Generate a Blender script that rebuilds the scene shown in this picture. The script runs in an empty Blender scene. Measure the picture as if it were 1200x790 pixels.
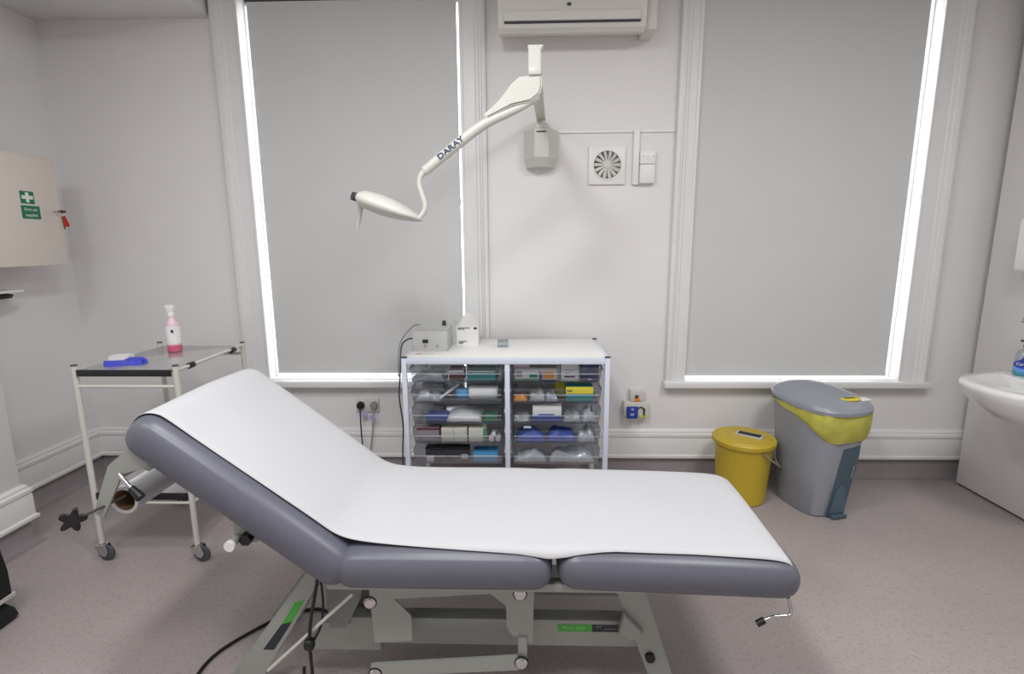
import bpy, bmesh, math, random
from mathutils import Vector, Matrix
random.seed(7)
S = bpy.context.scene
COL = S.collection
PI = math.pi

# ------------------------------------------------------------------ camera
cam = bpy.data.cameras.new('camera'); cam.sensor_width = 36; cam.lens = 18.222
cam.clip_start = 0.05; cam.clip_end = 100
co = bpy.data.objects.new('camera', cam); COL.objects.link(co)
Rv = Vector((0.9996, 0.02759, -0.00622)); Fv = Vector((-0.02825, 0.98382, -0.17691))
Rv.normalize(); Fv.normalize(); Uv = Rv.cross(Fv).normalized()
mw = Matrix((Rv, Uv, -Fv)).transposed().to_4x4(); mw.translation = (0, 0, 1.5)
co.matrix_world = mw
S.camera = co

# ------------------------------------------------------------------ world, lights, exposure
w = bpy.data.worlds.new('overcast_sky'); S.world = w; w.use_nodes = True
w.node_tree.nodes['Background'].inputs[0].default_value = (0.97, 0.97, 1.0, 1)
w.node_tree.nodes['Background'].inputs[1].default_value = 4.5
def area(name, loc, sx, sy, power, col=(0.985, 0.985, 1.0)):
    l = bpy.data.lights.new(name, 'AREA'); l.shape = 'RECTANGLE'; l.size = sx; l.size_y = sy
    l.energy = power; l.color = col
    o = bpy.data.objects.new(name, l); COL.objects.link(o); o.location = loc
    return o
area('ceiling_lamp', (-0.5, 1.25, 2.965), 0.3, 0.3, 19)
area('ceiling_lamp', (-0.42, 0.3, 2.965), 0.45, 0.45, 25)
area('ceiling_lamp', (1.35, 1.0, 2.965), 0.6, 0.6, 32)
area('ceiling_lamp', (-1.6, 0.5, 2.965), 0.6, 0.6, 17)  # extra lamp, added to brighten the left wall and even the room
S.view_settings.view_transform = 'Standard'; S.view_settings.look = 'None'
S.view_settings.exposure = 0.04; S.view_settings.gamma = 1; S.view_settings.use_curve_mapping = False

# ------------------------------------------------------------------ materials
def lin(c):
    return tuple(((v/255)/12.92 if v/255 <= .04045 else ((v/255+.055)/1.055)**2.4) for v in c)
def mat(name, rgb, rough=0.5, metal=0.0, noise=0.04, scale=6.0, bump=0.0, bscale=60.0, spec=0.5, coat=0.0, trans=0.0):
    m = bpy.data.materials.new(name); m.use_nodes = True
    nt = m.node_tree; b = nt.nodes['Principled BSDF']
    c = lin(rgb)
    b.inputs['Roughness'].default_value = rough; b.inputs['Metallic'].default_value = metal
    b.inputs['Specular IOR Level'].default_value = spec
    b.inputs['Coat Weight'].default_value = coat
    tc = nt.nodes.new('ShaderNodeTexCoord')
    n = nt.nodes.new('ShaderNodeTexNoise'); n.inputs['Scale'].default_value = scale; n.inputs['Detail'].default_value = 4
    r = nt.nodes.new('ShaderNodeValToRGB')
    r.color_ramp.elements[0].position = .3; r.color_ramp.elements[1].position = .7
    r.color_ramp.elements[0].color = tuple(v*(1-noise) for v in c)+(1,)
    r.color_ramp.elements[1].color = tuple(min(1, v*(1+noise)) for v in c)+(1,)
    nt.links.new(tc.outputs['Object'], n.inputs['Vector']); nt.links.new(n.outputs[0], r.inputs[0])
    nt.links.new(r.outputs[0], b.inputs['Base Color'])
    if bump:
        n2 = nt.nodes.new('ShaderNodeTexNoise'); n2.inputs['Scale'].default_value = bscale
        bp = nt.nodes.new('ShaderNodeBump'); bp.inputs['Strength'].default_value = bump; bp.inputs['Distance'].default_value = .002
        nt.links.new(tc.outputs['Object'], n2.inputs['Vector']); nt.links.new(n2.outputs[0], bp.inputs['Height'])
        nt.links.new(bp.outputs[0], b.inputs['Normal'])
    return m
def clear_mat(name, tint, gloss=0.12, rough=0.08, diff=0.0, dcol=(200, 205, 210)):
    m = bpy.data.materials.new(name); m.use_nodes = True
    nt = m.node_tree; nt.nodes.clear()
    out = nt.nodes.new('ShaderNodeOutputMaterial')
    t = nt.nodes.new('ShaderNodeBsdfTransparent'); t.inputs[0].default_value = tuple(tint)+(1,)
    g = nt.nodes.new('ShaderNodeBsdfGlossy'); g.inputs['Roughness'].default_value = rough
    lw = nt.nodes.new('ShaderNodeLayerWeight'); lw.inputs[0].default_value = .35
    ma = nt.nodes.new('ShaderNodeMath'); ma.operation = 'MULTIPLY_ADD'; ma.inputs[1].default_value = .5; ma.inputs[2].default_value = gloss*.5
    nt.links.new(lw.outputs['Fresnel'], ma.inputs[0])
    mx = nt.nodes.new('ShaderNodeMixShader')
    nt.links.new(ma.outputs[0], mx.inputs[0]); nt.links.new(t.outputs[0], mx.inputs[1]); nt.links.new(g.outputs[0], mx.inputs[2])
    d = nt.nodes.new('ShaderNodeBsdfDiffuse'); d.inputs[0].default_value = lin(dcol)+(1,)
    mx2 = nt.nodes.new('ShaderNodeMixShader'); mx2.inputs[0].default_value = diff
    nt.links.new(mx.outputs[0], mx2.inputs[1]); nt.links.new(d.outputs[0], mx2.inputs[2])
    nt.links.new(mx2.outputs[0], out.inputs[0])
    return m
M = {}
M['wall'] = mat('painted_plaster', (232, 230, 229), .6, noise=.012, scale=2, bump=.08, bscale=90)
M['ceil'] = mat('ceiling_paint', (228, 227, 224), .8, noise=.01)
M['gloss'] = mat('white_gloss_paint', (228, 228, 227), .35, noise=.01)
M['cove'] = mat('coved_vinyl', (148, 140, 142), .45, noise=.05, scale=20)
M['blind'] = mat('blind_fabric', (208, 209, 208), .8, noise=.012, scale=3, bump=.05, bscale=300)
M['vinyl'] = mat('grey_upholstery_vinyl', (97, 98, 109), .36, noise=.03, scale=5, bump=.12, bscale=350)
M['paper'] = mat('couch_paper', (198, 198, 200), .75, noise=.006, bump=.1, bscale=25)
M['frame'] = mat('cream_powder_coat', (158, 161, 155), .35, noise=.015)
M['cream'] = mat('cream_enamel', (208, 208, 199), .35, noise=.01)
M['greyb'] = mat('pale_grey_plastic', (196, 197, 192), .45, noise=.02)  # plain pale grey, own colour of the slot surround
M['shelf'] = mat('pale_blue_grey_enamel', (214, 221, 234), .35, noise=.01)
M['shelftop'] = mat('white_laminate', (238, 238, 234), .4, noise=.01)
M['white'] = mat('white_plastic', (236, 235, 232), .4, noise=.01)
M['offwhite'] = mat('offwhite_plastic', (214, 212, 204), .5, noise=.01)
M['ceramic'] = mat('white_ceramic', (236, 236, 234), .12, noise=.005, coat=.4)
M['panel'] = mat('white_wall_panel', (226, 223, 220), .4, noise=.01)
M['cab'] = mat('cream_cabinet', (220, 212, 203), .4, noise=.01)
M['black'] = mat('black_plastic', (22, 22, 24), .45, noise=.1)
M['darkgrey'] = mat('dark_grey_plastic', (58, 60, 62), .5, noise=.05)
M['rubber'] = mat('grey_rubber', (82, 84, 88), .6, noise=.05)
M['chrome'] = mat('chrome', (205, 205, 205), .18, metal=1, noise=.02)
M['steel'] = mat('brushed_steel', (196, 195, 196), .22, metal=.6, noise=.03, scale=3)
M['kraft'] = mat('cardboard_core', (120, 92, 66), .8, noise=.08)
M['green'] = mat('label_green', (76, 168, 62), .4)
M['sgreen'] = mat('sign_green', (22, 116, 84), .5)
M['lgreen'] = mat('pale_green_ink', (150, 205, 140), .5)
M['ink'] = mat('dark_ink', (40, 42, 48), .5)
M['navyink'] = mat('navy_ink', (30, 44, 92), .5)
M['greyink'] = mat('grey_ink', (150, 150, 150), .6)
M['mustard'] = mat('mustard_plastic', (198, 172, 50), .42, noise=.02)
M['bin'] = mat('silver_grey_plastic', (148, 152, 160), .4, noise=.02)
M['binlid'] = mat('grey_lid_plastic', (146, 150, 160), .33, noise=.02)
M['bindark'] = mat('slate_plastic', (74, 94, 106), .35, noise=.03)
M['bag'] = mat('yellow_bag_film', (250, 242, 124), .35, noise=.12, scale=14, bump=.5, bscale=22)
M['yellow'] = mat('yellow_card', (232, 214, 40), .5)
M['orange'] = mat('orange_plastic', (236, 150, 40), .5)
M['teal'] = mat('teal_card', (28, 150, 150), .5)
M['blue'] = mat('blue_card', (50, 80, 170), .5)
M['dblue'] = mat('navy_card', (44, 46, 96), .45)
M['lblue'] = mat('light_blue_plastic', (60, 160, 215), .45)
M['sockblue'] = mat('blue_socket_plastic', (30, 62, 150), .4)
M['glove'] = mat('blue_nitrile', (70, 80, 200), .5, noise=.1, scale=30)
M['cream_card'] = mat('cream_card', (222, 218, 202), .6)
M['white_card'] = mat('white_card', (232, 232, 228), .6)
M['grey_card'] = mat('grey_card', (176, 180, 182), .6)
M['pinkgrey'] = mat('mauve_grey_card', (150, 138, 144), .6)
M['red'] = mat('red_plastic', (190, 34, 40), .4)
M['maroon'] = mat('maroon_card', (96, 48, 52), .5)
M['pinkliq'] = mat('pink_liquid', (206, 96, 124), .3)
M['pinkpl'] = mat('pale_pink_plastic', (232, 200, 210), .3)
M['pinkw'] = mat('pale_pink_film', (226, 200, 222), .5)
M['soapteal'] = mat('teal_soap', (70, 150, 165), .25)
M['lilac'] = mat('lilac_tag', (170, 172, 214), .5)
M['dgreen'] = mat('green_card', (50, 140, 90), .5)
M['plate'] = mat('grey_green_casting', (124, 128, 122), .45, noise=.02)
M['clear'] = clear_mat('clear_tray_plastic', (.95, .96, .98), gloss=.02, rough=.12, diff=.025)
M['film'] = clear_mat('clear_wrap_film', (.86, .9, .92), gloss=.3, rough=.2, diff=.5, dcol=(225, 230, 232))
M['glass'] = clear_mat('window_glass', (.97, .98, .98), gloss=.05, rough=.0)
M['soapclear'] = clear_mat('clear_bottle_plastic', (.8, .88, .9), gloss=.1, rough=.08, diff=.25)
# speckled vinyl floor
def floor_mat():
    m = mat('speckled_vinyl_floor', (172, 162, 160), .42, noise=.05, scale=2.5)
    nt = m.node_tree; b = nt.nodes['Principled BSDF']
    src = b.inputs['Base Color'].links[0].from_socket
    tc = nt.nodes['Texture Coordinate']
    last = src
    for sc, th, colr, f in ((260, .64, (110, 100, 100), .55), (330, .65, (205, 198, 196), .5), (60, .62, (140, 131, 129), .35)):
        n = nt.nodes.new('ShaderNodeTexNoise'); n.inputs['Scale'].default_value = sc; n.inputs['Detail'].default_value = 1
        r = nt.nodes.new('ShaderNodeValToRGB'); r.color_ramp.elements[0].position = th-.03; r.color_ramp.elements[1].position = th+.02
        r.color_ramp.elements[0].color = (0, 0, 0, 1); r.color_ramp.elements[1].color = (f, f, f, 1)
        mx = nt.nodes.new('ShaderNodeMix'); mx.data_type = 'RGBA'
        mx.inputs[7].default_value = lin(colr)+(1,)
        nt.links.new(tc.outputs['Object'], n.inputs['Vector']); nt.links.new(n.outputs[0], r.inputs[0])
        nt.links.new(r.outputs[0], mx.inputs[0]); nt.links.new(last, mx.inputs[6]); last = mx.outputs[2]
    nt.links.new(last, b.inputs['Base Color'])
    return m
M['floor'] = floor_mat()

# ------------------------------------------------------------------ mesh helpers
WM = {}
def world_of(o): return WM.get(o.name, Matrix.Identity(4))
def tagp(o, label=None, cat=None, group=None, kind=None):
    if label: o['label'] = label
    if cat: o['category'] = cat
    if group: o['group'] = group
    if kind: o['kind'] = kind
    return o
def link(name, bm, m, parent=None, label=None, cat=None, group=None, kind=None, local=False, sharp=38, loc=None):
    me = bpy.data.meshes.new(name)
    o = bpy.data.objects.new(name, me)
    if parent is not None:
        if not local: bm.transform(world_of(parent).inverted())
        o.parent = parent
    else:
        if loc is None:
            xs = [v.co for v in bm.verts]
            loc = Vector((sum((max(c[i] for c in xs), min(c[i] for c in xs)))/2 for i in (0, 1)).__iter__()) if False else \
                  Vector(((max(c.x for c in xs)+min(c.x for c in xs))/2, (max(c.y for c in xs)+min(c.y for c in xs))/2, min(c.z for c in xs)))
        if kind != 'structure':
            bm.transform(Matrix.Translation(-Vector(loc))); o.location = loc
    bmesh.ops.recalc_face_normals(bm, faces=bm.faces)
    bm.to_mesh(me); bm.free()
    me.materials.append(M[m] if isinstance(m, str) else m)
    for p in me.polygons: p.use_smooth = True
    me.set_sharp_from_angle(angle=math.radians(sharp))
    COL.objects.link(o)
    WM[o.name] = world_of(parent) if parent is not None else Matrix.Translation(o.location)
    return tagp(o, label, cat, group, kind)
def thing(name, label, cat, loc, rz=0, group=None):
    o = bpy.data.objects.new(name, None); COL.objects.link(o); o.location = loc; o.rotation_euler = (0, 0, rz)
    o.empty_display_size = .05
    WM[o.name] = Matrix.Translation(Vector(loc)) @ Matrix.Rotation(rz, 4, 'Z')
    return tagp(o, label, cat, group)
def B(): return bmesh.new()
def box(bm, x0, x1, y0, y1, z0, z1, bev=0, seg=2, mx=None):
    r = bmesh.ops.create_cube(bm, size=1); vs = r['verts']
    for v in vs: v.co = Vector(((x0+x1)/2+v.co.x*(x1-x0), (y0+y1)/2+v.co.y*(y1-y0), (z0+z1)/2+v.co.z*(z1-z0)))
    if bev:
        es = list({e for v in vs for e in v.link_edges})
        r2 = bmesh.ops.bevel(bm, geom=es, offset=bev, segments=seg, affect='EDGES', profile=.5, clamp_overlap=True)
        vs = list({v for v in r2['verts']} | {v for v in vs if v.is_valid})
    if mx is not None: bmesh.ops.transform(bm, matrix=mx, verts=vs)
    return bm
def prism(bm, pts, axis, a, b, bev=0):
    """extrude a polygon. axis 'y': pts are (x,z); 'x': (y,z); 'z': (x,y)"""
    def P(p, t):
        return {'y': (p[0], t, p[1]), 'x': (t, p[0], p[1]), 'z': (p[0], p[1], t)}[axis]
    A = [bm.verts.new(P(p, a)) for p in pts]; C = [bm.verts.new(P(p, b)) for p in pts]
    n = len(pts)
    fs = [bm.faces.new(A), bm.faces.new(C[::-1])]
    for i in range(n): fs.append(bm.faces.new((A[i], C[i], C[(i+1) % n], A[(i+1) % n])))
    if bev:
        bmesh.ops.recalc_face_normals(bm, faces=fs)
        es = list({e for f in fs[:2] for e in f.edges})
        bmesh.ops.bevel(bm, geom=es, offset=bev, segments=2, affect='EDGES')
    return bm
def tube(bm, pts, r, n=10, caps=True, closed=False, smooth=0):
    pts = [Vector(p) for p in pts]
    if smooth:
        q = []
        for i in range(len(pts)-1):
            p0 = pts[max(i-1, 0)]; p1 = pts[i]; p2 = pts[i+1]; p3 = pts[min(i+2, len(pts)-1)]
            for k in range(smooth):
                t = k/smooth
                q.append(.5*((2*p1)+(p2-p0)*t+(2*p0-5*p1+4*p2-p3)*t*t+(-p0+3*p1-3*p2+p3)*t**3))
        q.append(pts[-1]); pts = q
    rs = r if isinstance(r, (list, tuple)) else None
    rings = []; up = None
    for i, p in enumerate(pts):
        d = (pts[min(i+1, len(pts)-1)]-pts[max(i-1, 0)]).normalized()
        if up is None: up = Vector((0, 0, 1)) if abs(d.z) < .9 else Vector((1, 0, 0))
        a = d.cross(up).normalized(); b_ = a.cross(d).normalized(); up = b_
        if rs: f = i/(len(pts)-1)*(len(rs)-1); k = min(int(f), len(rs)-2); rr = rs[k]*(1-f+k)+rs[k+1]*(f-k)
        else: rr = r
        rings.append([bm.verts.new(p+(a*math.cos(2*PI*j/n)+b_*math.sin(2*PI*j/n))*rr) for j in range(n)])
    for i in range(len(rings)-1):
        for j in range(n): bm.faces.new((rings[i][j], rings[i][(j+1) % n], rings[i+1][(j+1) % n], rings[i+1][j]))
    if caps: bm.faces.new(rings[0][::-1]); bm.faces.new(rings[-1])
    return bm
def lathe(bm, prof, c=(0, 0, 0), n=32, mx=None, sx=1, sy=1, cap=True, power=2.0):
    """prof: (r,z) list, axis z at c"""
    rings = []
    allv = []
    for r, z in prof:
        ring = []
        for j in range(n):
            a = 2*PI*j/n; ca, sa = math.cos(a), math.sin(a)
            if power != 2.0:
                ca = math.copysign(abs(ca)**(2/power), ca); sa = math.copysign(abs(sa)**(2/power), sa)
            ring.append(bm.verts.new((c[0]+r*ca*sx, c[1]+r*sa*sy, c[2]+z)))
        rings.append(ring); allv += ring
    for i in range(len(rings)-1):
        for j in range(n): bm.faces.new((rings[i][j], rings[i][(j+1) % n], rings[i+1][(j+1) % n], rings[i+1][j]))
    if cap:
        bm.faces.new(rings[0][::-1]); bm.faces.new(rings[-1])
    if mx is not None: bmesh.ops.transform(bm, matrix=mx, verts=allv)
    return bm
def cyl(bm, p, q, r, n=20): return tube(bm, [p, q], r, n)
def frame_to(loc, x, y):
    x = Vector(x).normalized(); y = Vector(y); z = x.cross(y).normalized(); y = z.cross(x)
    m = Matrix((x, y, z)).transposed().to_4x4(); m.translation = loc
    return m
def text(name, s, size, mx, m, parent, depth=.0006, align='CENTER', label=None, sx=1.0, bold=0.0):
    cu = bpy.data.curves.new('lettering', 'FONT'); cu.body = s; cu.size = size; cu.extrude = depth; cu.resolution_u = 3
    cu.align_x = align; cu.align_y = 'CENTER'; cu.offset = bold
    t = bpy.data.objects.new('lettering', cu); COL.objects.link(t)
    dg = bpy.context.evaluated_depsgraph_get()
    me = bpy.data.meshes.new_from_object(t.evaluated_get(dg))
    bpy.data.objects.remove(t); bpy.data.curves.remove(cu)
    bm = B(); bm.from_mesh(me); bpy.data.meshes.remove(me)
    bm.transform(Matrix.Scale(sx, 4, (1, 0, 0))); bm.transform(mx)
    return link(name, bm, m, parent, label=label)
def struct(name, bm, m, parent=None): return link(name, bm, m, parent, kind='structure')

# ------------------------------------------------------------------ the room
XL, XR, YB, YF, ZC = -2.85, 2.9, 3.207, -1.6, 3.0
bm = B(); box(bm, XL-.2, XR+.2, YF-.2, YB+.2, -.1, 0); struct('floor', bm, 'floor')
bm = B(); box(bm, XL-.2, XR+.2, YF-.2, YB+.2, ZC, ZC+.1); struct('ceiling', bm, 'ceil')
bm = B(); box(bm, XL-.2, XL, YF, YB+.2, 0, ZC); struct('wall_left', bm, 'wall')
bm = B(); box(bm, XR, XR+.2, YF, YB+.2, 0, ZC); struct('wall_right', bm, 'wall')
bm = B(); box(bm, XL-.2, XR+.2, YF-.2, YF, 0, ZC); struct('wall_front', bm, 'wall')
W1 = (-1.648, -0.383); W2 = (0.992, 2.305); WZ = (0.648, 2.91)
bm = B()
for a, b in ((XL, W1[0]), (W1[1], W2[0]), (W2[1], XR)): box(bm, a, b, YB, YB+.2, WZ[0], WZ[1])
box(bm, XL, XR, YB, YB+.2, 0, WZ[0]); box(bm, XL, XR, YB, YB+.2, WZ[1], ZC)
struct('wall_back', bm, 'wall')
# boxed-in bulkhead over the left bay of the room
bm = B(); box(bm, XL, -1.815, 2.2, YB, 2.79, ZC, .004); struct('trim_1', bm, 'wall')
# chimney breast beside the alcove on the left
bm = B(); box(bm, XL, -2.545, 1.0, 2.365, 0, ZC, .004); struct('wall_left_breast', bm, 'wall')

def board_profile(off, s):   # (distance from wall, z)
    return [(off, .135), (off+s*.036, .135), (off+s*.036, .15), (off+s*.026, .158), (off+s*.026, .262), (off+s*.022, .27),
            (off+s*.03, .276), (off+s*.03, .292), (off+s*.018, .30), (off+s*.018, .31), (off+s*.008, .322), (off, .322)]
def cove_profile(off, s):
    return [(off, 0), (off+s*.045, 0), (off+s*.045, .003), (off+s*.022, .010), (off+s*.010, .03), (off+s*.008, .135), (off, .135)]
bm = B(); prism(bm, board_profile(YB, -1), 'x', XL, XR); struct('baseboard_back', bm, 'gloss')
bm = B(); prism(bm, cove_profile(YB, -1), 'x', XL, XR); struct('trim_2', bm, 'cove')
bm = B(); prism(bm, board_profile(XL, 1), 'y', 2.37, YB); struct('baseboard_left', bm, 'gloss')
bm = B(); prism(bm, cove_profile(XL, 1), 'y', 2.37, YB); struct('trim_3', bm, 'cove')
def mitre_prism(prof, x_wall, y0, y1):
    """moulding that follows the outer corner of the chimney breast, then returns towards the alcove wall"""
    bm = B(); A = []; C = []; D = []
    for d, z in prof:
        A.append(bm.verts.new((x_wall+d, y0, z))); C.append(bm.verts.new((x_wall+d, y1+d, z))); D.append(bm.verts.new((XL, y1+d, z)))
    n = len(prof)
    for P, Q in ((A, C), (C, D)):
        for i in range(n): bm.faces.new((P[i], Q[i], Q[(i+1) % n], P[(i+1) % n]))
    bm.faces.new(A); bm.faces.new(D[::-1]); return bm
struct('baseboard_breast', mitre_prism([(d, z) for d, z in board_profile(0, 1)], -2.545, 1.0, 2.365), 'gloss')
struct('trim_4', mitre_prism(cove_profile(0, 1), -2.545, 1.0, 2.365), 'cove')

# windows
def window(name, w, left_out, right_out, sill):
    x0, x1 = w; z0, z1 = WZ
    bm = B()
    box(bm, x0, x0+.008, YB+.06, YB+.11, z0, z1); box(bm, x1-.008, x1, YB+.06, YB+.11, z0, z1)
    box(bm, x0+.008, x1-.008, YB+.06, YB+.11, z1-.04, z1)
    box(bm, x0+.02, x1-.02, YB+.07, YB+.10, 1.74, 1.78)
    wd = struct(name, bm, 'gloss')
    bm = B(); box(bm, x0+.008, x1-.008, YB+.083, YB+.087, z0+.0035, z1-.04); link('window_pane', bm, 'glass', wd)
    # moulded architraves
    def prof(xo, xi):
        s = 1 if xi > xo else -1; wd_ = abs(xi-xo)
        u = [(0, 0), (0, .040), (.008, .046), (.022, .046), (.028, .034), (.036, .034), (.043, .026), (.060, .024), (.066, .018), (wd_-.02, .016), (wd_-.014, .022), (wd_, .022), (wd_, 0)]
        return [(xo+s*a, YB-b) for a, b in u]
    for xo, xi in ((left_out, x0), (right_out, x1)):
        bm = B(); prism(bm, prof(xo, xi), 'z', z0, ZC-.001); link('architrave', bm, 'gloss', wd)
    bm = B(); box(bm, sill[0], sill[1], YB-.066, YB+.002, z0-.042, z0, .008, 3); link('window_sill', bm, 'gloss', wd)
    bm = B(); box(bm, x0+.0005, x1-.0005, YB+.0025, YB+.19, z0-.02, z0+.003); link('sill_board', bm, 'gloss', wd)
    return wd
window('window_1', W1, -1.80, -0.232, (-1.83, -0.215))
window('window_2', W2, 0.868, 2.462, (0.857, 2.478))

def blind(x0, x1, z0, label):
    t = thing('roller_blind', label, 'blind', ((x0+x1)/2, YB+.012, z0), group='roller blinds')
    bm = B(); n = 12
    for i in range(n):   # very slight curl towards the sides
        pass
    box(bm, x0, x1, YB+.011, YB+.013, z0+.012, 2.875); link('blind_fabric', bm, 'blind', t)
    bm = B(); box(bm, x0, x1, YB+.004, YB+.018, z0-.002, z0+.012, .003); link('bottom_bar', bm, 'blind', t)
    bm = B(); cyl(bm, (x0-.01, YB+.024, 2.888), (x1+.01, YB+.024, 2.888), .020, 16); link('roller_tube', bm, 'darkgrey', t)
blind(-1.604, -0.398, 0.69, 'grey roller blind filling the window behind the medicine trolley and lamp head')
blind(1.0, 2.245, 0.674, 'grey roller blind filling the window above the yellow and grey bins')

# ------------------------------------------------------------------ air conditioner
ac = thing('air_conditioner', 'cream wall-mounted air conditioner above the lamp bracket', 'air conditioner', (.24, YB-.1, 2.62))
bm = B()
prism(bm, [(YB, 2.69), (YB-.12, 2.618), (YB-.175, 2.612), (YB-.20, 2.63), (YB-.215, 2.70), (YB-.22, 2.78), (YB-.21, 2.86), (YB-.17, 2.9), (YB, 2.9)], 'x', -.150, .632)
link('casing', bm, 'offwhite', ac)
bm = B(); prism(bm, [(YB-.2105, 2.658), (YB-.220, 2.660), (YB-.227, 2.70), (YB-.2165, 2.70)], 'x', -.115, .600); link('air_flap', bm, 'offwhite', ac)
bm = B(); prism(bm, [(YB-.2045, 2.650), (YB-.2135, 2.650), (YB-.2150, 2.657), (YB-.2095, 2.657)], 'x', -.117, .602); link('outlet_slot', bm, 'ink', ac)
bm = B()
box(bm, .215, .235, YB-.224, YB-.214, 2.728, 2.742, .002)
link('clip', bm, 'darkgrey', ac)
bm = B(); box(bm, .634, .700, YB-.17, YB, 2.625, 2.9, .01, 2); link('side_cover', bm, 'offwhite', ac)

# ------------------------------------------------------------------ trunking, extractor, controller
tr = thing('cable_trunking', 'thin white cable trunking running to the window architrave with a drop', 'trunking', (.52, YB, 1.835))
bm = B(); box(bm, .19, .624, YB-.010, YB, 2.134, 2.150, .002); box(bm, .660, .866, YB-.010, YB, 2.134, 2.150, .002); link('horizontal_run', bm, 'white', tr)
bm = B(); box(bm, .624, .660, YB-.022, YB, 1.84, 2.150, .003); link('vertical_drop', bm, 'white', tr)
ft = thing('extractor_fan', 'square white extractor fan with round finned grille', 'extractor fan', (.475, YB, 1.84))
bm = B(); box(bm, .366, .582, YB-.018, YB, 1.842, 2.060, .005); link('cover_plate', bm, 'white', ft)
bm = B(); lathe(bm, [(.080, 0), (.080, .003)], n=40, mx=frame_to((.474, YB-.0185, 1.953), (1, 0, 0), (0, 0, 1))); link('grille_opening', bm, 'rubber', ft)
bm = B()
lathe(bm, [(.079, 0), (.086, 0), (.086, .006), (.079, .006)], n=40, cap=False, mx=frame_to((.474, YB-.0185, 1.953), (1, 0, 0), (0, 0, 1))); link('ring', bm, 'white', ft)
for i in range(14):
    a = 2*PI*i/14
    bm = B(); c = Vector((.474, YB-.024, 1.953)); d = Vector((math.cos(a), 0, math.sin(a))); e = Vector((-math.sin(a), 0, math.cos(a)))
    p = [c+d*.014-e*.004, c+d*.075-e*.013, c+d*.077+e*.009, c+d*.016+e*.004]
    off = [Vector((0, -.001, 0)), Vector((0, .004, 0)), Vector((0, -.006, 0)), Vector((0, -.003, 0))]
    A = [bm.verts.new(q+o) for q, o in zip(p, off)]; C = [bm.verts.new(q+o+Vector((0, .0015, 0))) for q, o in zip(p, off)]
    bm.faces.new(A); bm.faces.new(C[::-1])
    for k in range(4): bm.faces.new((A[k], C[k], C[(k+1) % 4], A[(k+1) % 4]))
    link('fan_blade', bm, 'offwhite', ft)
bm = B(); lathe(bm, [(.024, 0), (.023, .007), (.015, .011), (.002, .012)], n=24, mx=frame_to((.474, YB-.022, 1.953), (1, 0, 0), (0, 0, 1))); link('hub', bm, 'offwhite', ft)
sw = thing('fan_controller', 'white two-part control box beside the extractor fan', 'control box', (.705, YB, 1.845))
bm = B(); box(bm, .662, .750, YB-.04, YB, 1.845, 1.952, .006); link('lower_housing', bm, 'white', sw)
bm = B(); box(bm, .6625, .752, YB-.036, YB, 1.954, 2.030, .006); link('upper_housing', bm, 'white', sw)
bm = B(); lathe(bm, [(.008, 0), (.006, .004), (.001, .005)], n=16, mx=frame_to((.710, YB-.036, 1.997), (1, 0, 0), (0, 0, 1))); link('indicator', bm, 'white', sw)
for dx in (-.028, .03):
    bm = B(); lathe(bm, [(.003, 0), (.003, .002)], n=10, mx=frame_to((.710+dx, YB-.036, 1.995), (1, 0, 0), (0, 0, 1))); link('screw', bm, 'greyink', sw)

# ------------------------------------------------------------------ examination lamp
lp = thing('examination_lamp', 'cream wall-mounted examination lamp on a long jointed arm', 'lamp', (.08, YB, 1.93))
bm = B()   # wall box, half-hexagon plan
plan = [(-.015, YB), (-.015, YB-.05), (.045, YB-.13), (.125, YB-.13), (.182, YB-.05), (.182, YB)]
pl2 = [(.000, YB), (.000, YB-.035), (.045, YB-.085), (.120, YB-.085), (.165, YB-.035), (.165, YB)]
A = [bm.verts.new((x, y, 2.14)) for x, y in plan]; C = [bm.verts.new((x, y, 1.985)) for x, y in plan]; D = [bm.verts.new((x, y, 1.938)) for x, y in pl2]
bm.faces.new(A); bm.faces.new(D[::-1])
for P, Q in ((A, C), (C, D)):
    for i in range(6): bm.faces.new((P[i], P[(i+1) % 6], Q[(i+1) % 6], Q[i]))
link('wall_box', bm, 'cream', lp, sharp=20)
bm = B(); box(bm, .058, .110, YB-.134, YB-.128, 2.118, 2.124); link('vent_slot', bm, 'ink', lp)
bm = B(); box(bm, .050, .118, YB-.11, YB-.04, 2.14, 2.17, .008); cyl(bm, (.084, YB-.075, 2.13), (.084, YB-.075, 2.215), .026); link('wall_pivot', bm, 'cream', lp)
def beam(bm, p, q, w_, h_, bev=.006):
    p = Vector(p); q = Vector(q); d = q-p; L = d.length
    y = d.normalized(); x = y.cross(Vector((0, 0, 1))).normalized(); z = x.cross(y)
    m = Matrix((x, y, z)).transposed().to_4x4(); m.translation = p
    box(bm, -w_/2, w_/2, 0, L, -h_/2, h_/2, bev, 2, m)
bm = B(); beam(bm, (.084, YB-.06, 2.205), (.034, 2.24, 2.185), .052, .03); link('extension_arm', bm, 'cream', lp)
bm = B()
prism(bm, [(.008, 2.165), (.058, 2.165), (.060, 2.265), (.068, 2.285), (.006, 2.285), (.008, 2.27)], 'y', 2.25, 2.31, .004)
link('pivot_column', bm, 'cream', lp)
bm = B()
prism(bm, [(.062, 2.175), (-.030, 2.165), (-.060, 2.14), (-.105, 2.085), (-.14, 2.052), (-.175, 2.025), (-.165, 2.005), (-.06, 2.055), (.02, 2.072), (.055, 2.10), (.064, 2.13)], 'y', 2.245, 2.30, .008)
link('hub_cover', bm, 'cream', lp)
bm = B(); tube(bm, [(.05, 2.272, 2.095), (-.01, 2.272, 2.062), (-.08, 2.272, 2.032), (-.17, 2.272, 1.993), (-.27, 2.272, 1.926), (-.43, 2.272, 1.805)], [.014, .016, .019, .021, .022, .021], 14, smooth=4); link('spring_arm', bm, 'cream', lp)
bm = B()
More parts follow.
